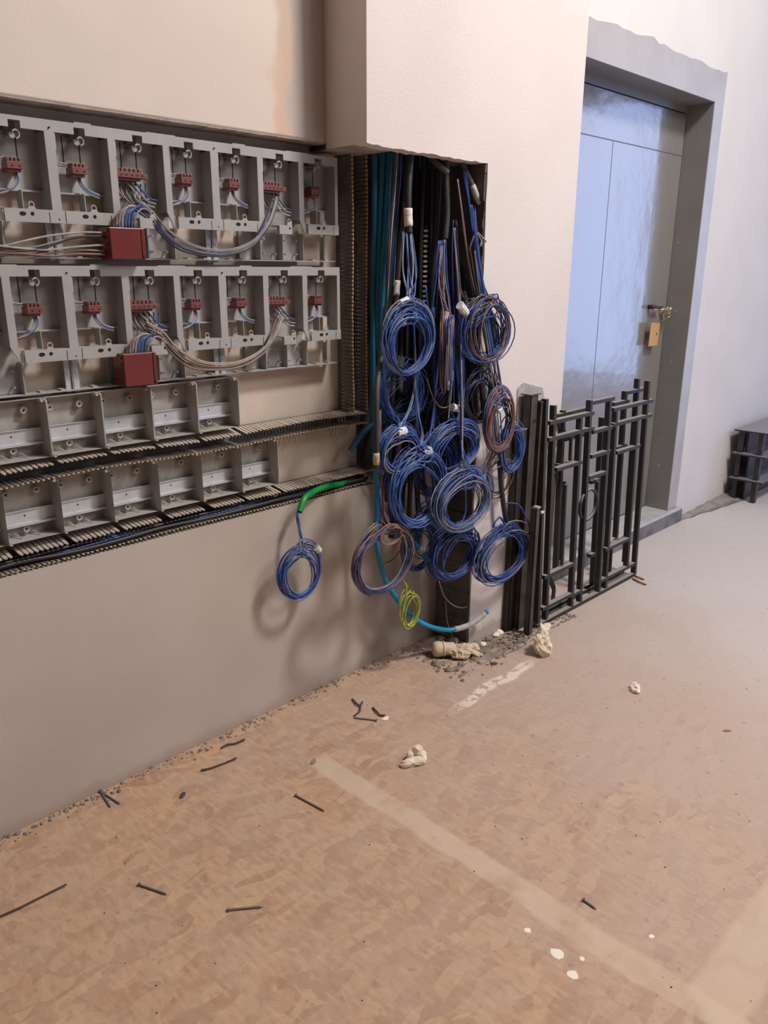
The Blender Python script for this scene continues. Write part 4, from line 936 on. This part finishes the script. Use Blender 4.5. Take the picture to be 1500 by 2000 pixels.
for k, (mk, pts, y) in enumerate(S):
    side = 'left' if pts[0][0] < 815 else ('middle' if pts[0][0] < 885 else 'right')
    strand(SL[k], [at(px, py, y - 0.03 * j / len(pts)) for j, (px, py) in enumerate(pts)], 0.0024 if mk != 'black_w' else 0.0017, mk)

# ---------------------------------------------------------------- iron grilles leaning on the column
def gp(px, py, y0, k=0.032):
    d = right * (px - 750) - up * (py - 1000) + fwd * F
    t = (y0 + k * CAM.z - CAM.y) / (d.y - k * d.z)
    return CAM + d * t
def grille(y0, label, verts, rails, rings=(), thin=(), diag=()):
    c = gp(1140, 1175, y0)
    root = thing('iron_grille', (c.x, y0, 0.0), label, 'grille', 'iron grilles leaning by the grey door')
    def up2(a, b):
        """keep bars upright: share the x found half way"""
        A_, B_ = gp(*a, y0), gp(*b, y0); x = (A_.x + B_.x) / 2
        return Vector((x, A_.y, A_.z)), Vector((x, B_.y, B_.z))
    for a, b_ in verts:
        p, q = up2(a, b_); MB().beam(p, q, 0.018, 0.023).build('upright_bar', M['iron'], root, bevel=0.0015)
    for a, b_ in thin:
        p, q = up2(a, b_); MB().beam(p, q, 0.010, 0.012).build('thin_bar', M['iron'], root)
    for a, b_ in rails:
        p, q = gp(*a, y0), gp(*b_, y0); z = (p.z + q.z) / 2; zz = z - 0.006
        p.z = q.z = max(zz, 0.012); p.y = q.y = y0 + 0.032 * zz
        MB().beam(p, q, 0.017, 0.023).build('cross_bar', M['iron'], root, bevel=0.002)
    for a, b_ in diag:
        p, q = gp(*a, y0), gp(*b_, y0); MB().beam(p, q, 0.022, 0.006).build('brace', M['iron'], root)
    for (px, py, ry) in rings:
        q = gp(px, py, y0); r = (gp(px, py - ry, y0).z - gp(px, py + ry, y0).z) / 2
        b = MB(); b.ring((q.x, q.y, q.z), (0, 1, 0), r, 0.007, 28, 6); b.build('ring', M['iron'], root, smooth=True)
    return root
grille(-0.262, 'front black iron grille with stepped bars, nearest the camera, its foot on the floor',
    [((1067, 778), (1046, 1218)), ((1086, 790), (1059, 1210)), ((1136, 812), (1110, 1186)), ((1155, 780), (1127, 1180)), ((1193, 777), (1163, 1160)), ((1207, 797), (1175, 1150)), ((1243, 815), (1222, 1106)), ((1270, 742), (1232, 1124))],
    [((1070, 822), (1157, 804)), ((1068, 852), (1157, 836)), ((1084, 911), (1134, 902)), ((1150, 783), (1197, 776)), ((1155, 840), (1193, 832)), ((1195, 797), (1272, 780)), ((1194, 826), (1270, 809)), ((1202, 879), (1247, 870)),
     ((1152, 887), (1188, 880)), ((1148, 928), (1183, 921)), ((1060, 1121), (1118, 1101)), ((1056, 1184), (1113, 1160)), ((1112, 1160), (1131, 1152)), ((1045, 1220), (1234, 1128)), ((1180, 1066), (1228, 1053)), ((1166, 1131), (1236, 1101))],
    rings=[(1149, 986, 29)], thin=[((1116, 854), (1113, 900)), ((1108, 945), (1094, 1105)), ((1168, 940), (1165, 975))])
grille(-0.205, 'rear black iron grille standing close behind the front one, taller at the right',
    [((1100, 800), (1084, 1110)), ((1250, 738), (1215, 1100)), ((1222, 763), (1200, 1050)), ((1174, 815), (1158, 1140))],
    [((1085, 808), (1150, 796)), ((1100, 853), (1150, 844)), ((1088, 905), (1130, 897)), ((1220, 764), (1256, 758)), ((1196, 786), (1226, 781)), ((1200, 872), (1222, 868)), ((1085, 1104), (1106, 1096)), ((1190, 1058), (1208, 1053)), ((1150, 1082), (1168, 1076)), ((1140, 1160), (1170, 1148)), ((1152, 938), (1176, 932)), ((1066, 1190), (1215, 1122))],
    thin=[((1104, 940), (1094, 1095)), ((1196, 1070), (1188, 1130))], diag=[((1089, 818), (1102, 846)), ((1084, 920), (1098, 960)), ((1072, 1125), (1082, 1150)), ((1082, 1150), (1078, 1190))])
# channel posts leaning beside them
def post(name, label, top, foot, w_, d_, y, mk, cat='post', extra=None):
    a = at(*foot, y); c = at(*top, y); z1 = c.z; x = (a.x + c.x) / 2
    root = thing(name, (x, y, 0.0), label, cat)
    b = MB(); b.box(x, x + w_, y, y + 0.004, 0.0, z1); b.box(x, x + 0.004, y, y + d_, 0.0, z1); b.box(x + w_ - 0.004, x + w_, y, y + d_, 0.0, z1)
    b.build('channel', M[mk], root, bevel=0.001)
    if extra: extra(root, x, y, z1)
    return root
def cap(root, x, y, z1):
    MB().box(x - 0.012, x + 0.055, y - 0.006, y + 0.04, z1, z1 + 0.004).build('cap_plate', M['iron_rust'], root)
    b = MB(); b.cyl((x + 0.03, y - 0.001, z1 - 0.10), (x + 0.03, y + 0.002, z1 - 0.10), 0.008, 10); b.build('bolt_hole', M['hole'], root)
post('metal_post', 'tall brown steel channel post with a cap plate, against the mortar patch', (1029, 774), (1019, 1232), 0.045, 0.035, -0.222, 'iron_rust', extra=cap)
post('metal_post', 'tall dark steel post close behind the front grille, its top bare', (1050, 786), (1034, 1228), 0.030, 0.030, -0.232, 'iron_rust')
def strap(root, x, y, z1):
    zz = at(1030, 838, y).z
    MB().box(x - 0.004, x + 0.125, y - 0.008, y - 0.002, zz - 0.03, zz + 0.004).build('strap_plate', M['iron_rust'], root, bevel=0.001)
    MB().box(x - 0.004, x + 0.125, y - 0.010, y + 0.02, zz + 0.003, zz + 0.006).build('strap_lip', M['tape_b'], root)
post('metal_post', 'wide dark post against the column, crossed by a rusty strap', (1014, 840), (992, 1240), 0.060, 0.03, -0.203, 'iron', extra=strap)
def hinge(root, x, y, z1):
    MB().box(x + 0.002, x + 0.024, y - 0.003, y + 0.02, z1, z1 + 0.006).build('top_plate', M['tape_b'], root)
    b = MB(); b.cyl((x + 0.026, y, z1 - 0.02), (x + 0.046, y, z1 - 0.022), 0.006, 8); b.build('hinge_pin', M['zinc'], root)
post('short_post', 'short rusty square post with a bright top plate, before the grille', (1043, 996), (1038, 1228), 0.026, 0.026, -0.283, 'iron_rust', extra=hinge)

# ---------------------------------------------------------------- black steel rack at the far right
x0 = 4.95; yb_, yf_ = -0.03, -0.24; x1 = 5.9
root = thing('steel_rack', ((x0 + x1) / 2, -0.17, 0.0), 'black steel rack with three shelves, cut off by the right edge of the photo', 'rack')
def zpx(px, py): return at(px, py, -0.17).z
for z, th in ((0.135, 0.012), (0.295, 0.012), (0.445, 0.010)):
    MB().box(x0 + 0.02, x1, yf_, yb_, z, z + th).build('shelf_plate', M['blackrack'], root, bevel=0.002)
for x in (x0 + 0.05, x1 - 0.08):
    for y in (yf_ + 0.04, yb_ - 0.05): MB().box(x, x + 0.035, y, y + 0.03, 0.0, 0.446).build('upright', M['blackrack'], root, bevel=0.001)
MB().box(x0 + 0.09, x1 - 0.08, -0.10, -0.09, 0.30, 0.446).build('maroon_panel', M['maroon'], root)
MB().box(x0 + 0.09, x1 - 0.08, -0.12, -0.11, 0.0, 0.30).build('back_panel', M['blackrack'], root)

# ---------------------------------------------------------------- scraps on the floor
def nail(a, b_, label, headed=True):
    p, q = fl(*a, 0.003), fl(*b_, 0.003); d = (q - p).normalized()
    root = thing('nail', tuple((p + q) / 2 - Vector((0, 0, .003))), label, 'nail', 'nails lying on the boards')
    b = MB(); b.cyl(p, q, 0.0026, 7); b.cyl(q, q + d * 0.008, 0.0026, 7, 0.0004); b.build('shank', M['nail'], root)
    MB().cyl(p - d * 0.002, p, 0.0056, 10).build('head', M['nail'], root)
nail((272, 1728), (321, 1745), 'dark nail lying on the boards at lower left, head to the left')
nail((447, 1777), (508, 1771), 'dark nail lying almost level near the lower edge, left of the centre joint')
nail((578, 1554), (630, 1582), 'long thin nail lying left of the pale floor joint')
nail((735, 1407), (694, 1402), 'nail beside the forked twig below the coils')
nail((196, 1546), (214, 1574), 'nail leaning from the wall foot at the left, one of a splayed pair')
nail((197, 1546), (231, 1568), 'longer nail of the splayed pair at the left wall foot')
nail((1140, 1758), (1160, 1772), 'tiny nail on the boards right of the pale joint')
def twig(label, segs, r, mk='twig', cat='twig', name='twig'):
    b = MB()
    for pts in segs: b.tube([fl(px, py, 0.004 + 0.003 * (j % 2)) for j, (px, py) in enumerate(pts)], r, 6)
    return tag(b.build(name, M[mk]), label, cat)
twig('forked dark twig on the boards below the coils', [[(688, 1365), (697, 1375), (704, 1380), (703, 1389), (692, 1398)], [(704, 1380), (708, 1370)]], 0.003)
twig('small dark twig right of the forked one', [[(728, 1382), (736, 1390), (742, 1397), (752, 1397)]], 0.003)
twig('thin splinter along the floor at the left edge', [[(-5, 1792), (40, 1772), (80, 1752), (130, 1727)]], 0.0022)
twig('bent dark scrap of wire near the wall foot at left', [[(432, 1461), (444, 1454), (460, 1452), (478, 1444)]], 0.003)
twig('dark shred lying before the wall foot', [[(392, 1505), (412, 1500), (440, 1490), (462, 1480)]], 0.0025)
twig('rust red splinters at the foot of the grille', [[(1236, 1122), (1246, 1127), (1258, 1132)], [(1236, 1130), (1250, 1137), (1262, 1142)]], 0.004, 'redscrap', 'splinter', 'splinter')
def chip(label, px, py, s, mk, h=0.4, name='chip', cat='chip', elong=1.0, ang=0.0):
    c = fl(px, py, 0.0); rnd = random.Random(px * 31 + py)
    b = MB(); n = 8; ring = []
    for k in range(n):
        an = 2 * math.pi * k / n; r = s * rnd.uniform(.7, 1.1); x = r * math.cos(an) * elong; y = r * math.sin(an)
        ring.append((x * math.cos(ang) - y * math.sin(ang), x * math.sin(ang) + y * math.cos(ang)))
    for z, f_ in ((0, .95), (s * h * .5, 1.0), (s * h, .6)):
        for x, y in ring: b.v.append((c.x + x * f_, c.y + y * f_, z * rnd.uniform(.8, 1.1) + 0.0002))
    for l_ in range(2):
        for k in range(n): k2 = (k + 1) % n; b.face([l_ * n + k, l_ * n + k2, l_ * n + n + k2, l_ * n + n + k])
    b.face([2 * n + k for k in range(n)]); b.face(list(range(n))[::-1])
    o = b.build(name, M[mk])
    return tag(o, label, cat) if label else o
chip('brown wood chip on the boards near the left wall foot', 357, 1553, 0.008, 'twig', elong=2.2, ang=0.6)
chip('rust brown chip on the boards at the right edge', 1420, 1428, 0.008, 'redscrap', elong=2.0, ang=-0.7, h=0.2)
chip('small red scrap beside the splayed nails', 233, 1544, 0.006, 'redscrap')
chip('grey mortar lump left of the start of the pale joint', 612, 1488, 0.009, 'rubble', elong=1.8, ang=0.5)
chip('dark grey chip by the left wall shreds', 397, 1504, 0.008, 'rubble')
chip('dark chip lying before the debris by the column', 965, 1297, 0.013, 'twig', elong=1.5, ang=-.5)
chip('white crumb beside the nail under the coils', 752, 1404, 0.010, 'paperw', elong=1.6)
# crumpled soft things: folded sheets built as a warped grid with thickness
from mathutils import noise as mnoise
def blob(name, label, cat, parts, mk, seed, amp=0.30, sub=4, freq=26.0, parent=None, off=None):
    """crumpled sheet: lobes displaced by ridged noise, creased"""
    b = MB()
    for c, (rx, ry, rz), yaw in parts:
        bm_n, bm_m = 22, 30; i0 = len(b.v); c = Vector(c)
        for i in range(bm_n + 1):
            ph = math.pi * i / bm_n
            for j in range(bm_m):
                th = 2 * math.pi * j / bm_m; d = Vector((math.sin(ph) * math.cos(th), math.sin(ph) * math.sin(th), math.cos(ph)))
                p = Vector((d.x * rx, d.y * ry, d.z * rz)); w0 = (c + p) * freq + Vector((seed * 3.1, seed, 0))
                r1 = 1 - abs(mnoise.noise(w0)) * 2.2; r2 = 1 - abs(mnoise.noise(w0 * 2.3 + Vector((5, 1, 2)))) * 2.0
                k_ = 1 + amp * (r1 * 0.75 + r2 * 0.45 - 0.5)
                p = p * k_; q = Vector((p.x * math.cos(yaw) - p.y * math.sin(yaw), p.x * math.sin(yaw) + p.y * math.cos(yaw), p.z)) + c
                q.z = max(q.z, 0.0005 + 0.0006 * random.random()); b.v.append(tuple(q))
        for i in range(bm_n):
            for j in range(bm_m): j2 = (j + 1) % bm_m; b.face([i0 + i * bm_m + j, i0 + (i + 1) * bm_m + j, i0 + (i + 1) * bm_m + j2, i0 + i * bm_m + j2])
    o = b.build(name, M[mk], parent, smooth=False)
    return tag(o, label, cat) if label else o
p0 = fl(812, 1485)
blob('paper_tissue', 'flattened crumpled cream paper on the boards above the pale joint', 'paper', [(p0 + Vector((-0.022, -0.012, 0.010)), (0.040, 0.016, 0.012), -0.35), (p0 + Vector((0.015, 0.008, 0.020)), (0.018, 0.014, 0.020), 0.4), (p0 + Vector((-0.010, 0.015, 0.016)), (0.016, 0.012, 0.014), 0.2), (p0 + Vector((0.018, -0.010, 0.010)), (0.026, 0.012, 0.012), 0.9)], 'tissue', 2, 0.45)
p0 = fl(1240, 1347)
blob('paper_scrap', 'small white paper scrap alone on the floor at the right', 'paper', [(p0 + Vector((0, 0, 0.007)), (0.026, 0.014, 0.012), 0.6)], 'paperw', 5, 0.7, freq=60)
p0 = fl(1060, 1278)
blob('crumpled_tissue', 'tall crumpled cream tissue standing at the foot of the iron posts', 'tissue', [(p0 + Vector((-0.006, 0.0, 0.030)), (0.030, 0.028, 0.036), 0), (p0 + Vector((0.020, 0.006, 0.034)), (0.030, 0.024, 0.026), 0.3), (p0 + Vector((0.004, 0.014, 0.075)), (0.022, 0.020, 0.036), 0), (p0 + Vector((0.034, 0.014, 0.096)), (0.030, 0.016, 0.013), 0.3), (p0 + Vector((-0.022, 0.010, 0.060)), (0.016, 0.014, 0.028), 0)], 'tissue', 8, 0.55, freq=30)
# rolled latex glove on the rubble by the chase
g0 = fl(858, 1285); root = thing('latex_glove', (g0.x + .03, g0.y, 0), 'cream latex glove with a rolled cuff, on the rubble under the chase', 'glove')
b = MB(); cdir = Vector((0.75, -0.65, 0)).normalized(); c0 = Vector((g0.x - 0.005, g0.y + 0.015, 0.034))
prof = [(-0.012, 0.018), (-0.006, 0.027), (0.004, 0.030), (0.016, 0.029), (0.030, 0.026), (0.050, 0.024), (0.070, 0.023)]
b.tube([c0 + cdir * t for t, r in prof], 0.02, 16, radii=[r for t, r in prof]); b.ring(c0 + cdir * 0.030, cdir, 0.026, 0.004, 20, 6)
b.build('cuff', M['latex'], root, smooth=True)
pc = c0 + cdir * 0.090
blob('palm', None, None, [(pc + Vector((0, 0, -0.010)), (0.046, 0.034, 0.024), -0.75), (pc + cdir * 0.045 + Vector((0.012, 0.016, -0.014)), (0.040, 0.020, 0.018), -0.3), (pc + Vector((-0.01, -0.02, -0.016)), (0.030, 0.018, 0.014), -0.9)], 'latex', 4, 0.5, freq=30, parent=root)
b = MB()
for k, (a_, L_) in enumerate(((-0.25, 0.050), (-0.02, 0.060), (0.2, 0.052), (0.5, 0.036))):
    d = Vector((cdir.x * math.cos(a_ - .2) - cdir.y * math.sin(a_ - .2), cdir.x * math.sin(a_ - .2) + cdir.y * math.cos(a_ - .2), 0)); s = c0 + cdir * 0.12 + Vector((0, 0, -0.020))
    FB = MB(); FB.tube([s, s + d * L_ * .5 + Vector((0, 0, 0.004)), s + d * L_ * 0.9 + Vector((0, 0, -0.006)), s + d * L_ + Vector((0, 0, -0.007))], 0.008, 8, radii=[0.009, 0.0085, 0.006, 0.002]); FB.build('finger', M['latex'], root, smooth=True)
# lumps of rubble in the open pocket and along the wall foot
random.seed(33)
def lump(b, c, s):
    n = 6; i0 = len(b.v)
    for z, f_ in ((-0.3, .8), (0.35, 1.0), (0.8, .55)):
        for k in range(n):
            an = 2 * math.pi * k / n; r = s * f_ * random.uniform(.7, 1.2); b.v.append((c[0] + r * math.cos(an), c[1] + r * math.sin(an), max(c[2] + s * z * random.uniform(.7, 1.2), c[2] - 0.002)))
    for l_ in range(2):
        for k in range(n): k2 = (k + 1) % n; b.face([i0 + l_ * n + k, i0 + l_ * n + k2, i0 + l_ * n + n + k2, i0 + l_ * n + n + k])
    b.face([i0 + 2 * n + k for k in range(n)]); b.face([i0 + k for k in reversed(range(n))])
big = [(930, 1262, .022, 'rubble'), (950, 1250, .018, 'rubble'), (905, 1262, .020, 'rubble'), (885, 1258, .030, 'rubble'), (862, 1252, .022, 'rubble'), (975, 1240, .020, 'paperw'), (942, 1262, .016, 'paperw'), (968, 1243, .016, 'paperw'), (990, 1232, .014, 'rubble'), (925, 1290, .012, 'rubble'), (875, 1312, .016, 'rubble'), (850, 1300, .020, 'rubble'), (900, 1300, .014, 'rubble'), (1008, 1247, .014, 'twig'), (1020, 1243, .012, 'twig'), (1002, 1215, .020, 'redscrap'), (985, 1256, .010, 'rubble'), (918, 1275, .010, 'paperw')]
RL = dict(zip([(q[0], q[1]) for q in big], ['dusty lump right of the glove fingers, against the column foot', 'dusty lump under the middle of the bright column foot', 'dusty lump just behind the glove fingers', 'largest dusty lump, behind the palm of the latex glove', 'dusty lump behind the rolled cuff of the glove',
 'white lump at the column foot, left of the posts', 'white lump beside the glove end, nearest the reveal corner', 'small white lump touching the larger white one', 'small dusty lump left of the post feet', 'flat dusty lump alone right of the glove', 'dusty lump below the glove at the board edge', 'dusty lump left below the rolled cuff', 'dusty lump right below the glove palm',
 'dark scrap left of the crumpled tissue', 'dark scrap touching the crumpled tissue', 'reddish scrap between the metal post feet', 'tiny dusty lump before the white lumps', 'tiny white lump by the tip of the glove']))
for px, py, s, mk in big:
    b = MB(); c = fl(px, py, -0.004); lump(b, (c.x, min(c.y, -0.015 if c.x < 2.19 else -0.19), 0.0), s)
    tag(b.build('rubble_lump', M[mk]), RL[(px, py)], 'rubble', 'rubble lumps at the foot of the chase')
b = MB()
for k in range(420):
    x = random.uniform(0.40, 2.18); y = -abs(random.gauss(0, 0.020)) - 0.004
    lump(b, (x, y, 0.0), random.choice((0.002, 0.003, 0.003, 0.004, 0.006)) * random.uniform(.7, 1.2))
for k in range(260):
    x = random.uniform(1.95, 2.75); y = random.uniform(-0.36, -0.02) if x < 2.19 else random.uniform(-0.32, -0.175)
    lump(b, (x, y, 0.0), random.uniform(0.003, 0.009))
tag(b.build('rubble_crumbs', M['rubble']), 'small crumbs of mortar strewn along the foot of the wall', 'rubble', kind='stuff')
b = MB()
for k in range(110):
    p = fl(random.uniform(60, 1480), random.uniform(1180, 1980) if k % 3 else random.uniform(1250, 1500))
    if p.y < -0.1: lump(b, (p.x, p.y, 0.0), random.uniform(0.0010, 0.0022))
tag(b.build('floor_grit', M['twig']), 'dark grit scattered thinly over the floor boards', 'grit', kind='stuff')
# dirt mound in the pocket where the boards end
b = MB(); n = 30
for i in range(n):
    for j in range(n):
        x = 1.90 + 0.92 * i / (n - 1); y = -0.345 + 0.343 * j / (n - 1)
        if x > 2.19: y = -0.345 + 0.173 * j / (n - 1)
        z = -0.004 + 0.016 * max(0, math.sin(i * 0.9 + j * 1.3) * math.sin(i * .37 + 1) * .5 + .3 * random.random()) * (1 if 2 < i < 27 and j > 3 else 0.1) - (0.012 if i < 2 or i > 27 or j < 2 else 0)
        b.v.append((x, y, z))
for i in range(n - 1):
    for j in range(n - 1): a = i * n + j; b.face([a, a + n, a + n + 1, a + 1])
tag(b.build('dirt_layer', M['dirt'], floor, smooth=True), kind='structure') if False else b.build('dirt_layer', M['dirt'], floor, smooth=True)
# small white paint dots
for px, py, s in ((1088, 1862, .016), (1137, 1873, .007), (1273, 1829, .007), (1118, 1904, .013), (1030, 1817, .009)):
    o = chip(None, px, py, s, 'paperw', h=0.03, name='paint_spot')
    tag(o, {1088: 'largest white paint spot beside the pale joint near the bottom', 1137: 'small white paint spot touching the pale joint', 1273: 'white paint spot right of the pale joint', 1118: 'white paint spot lowest beside the pale joint', 1030: 'white paint spot left of the largest one'}[px], 'paint spot', 'white paint spots')
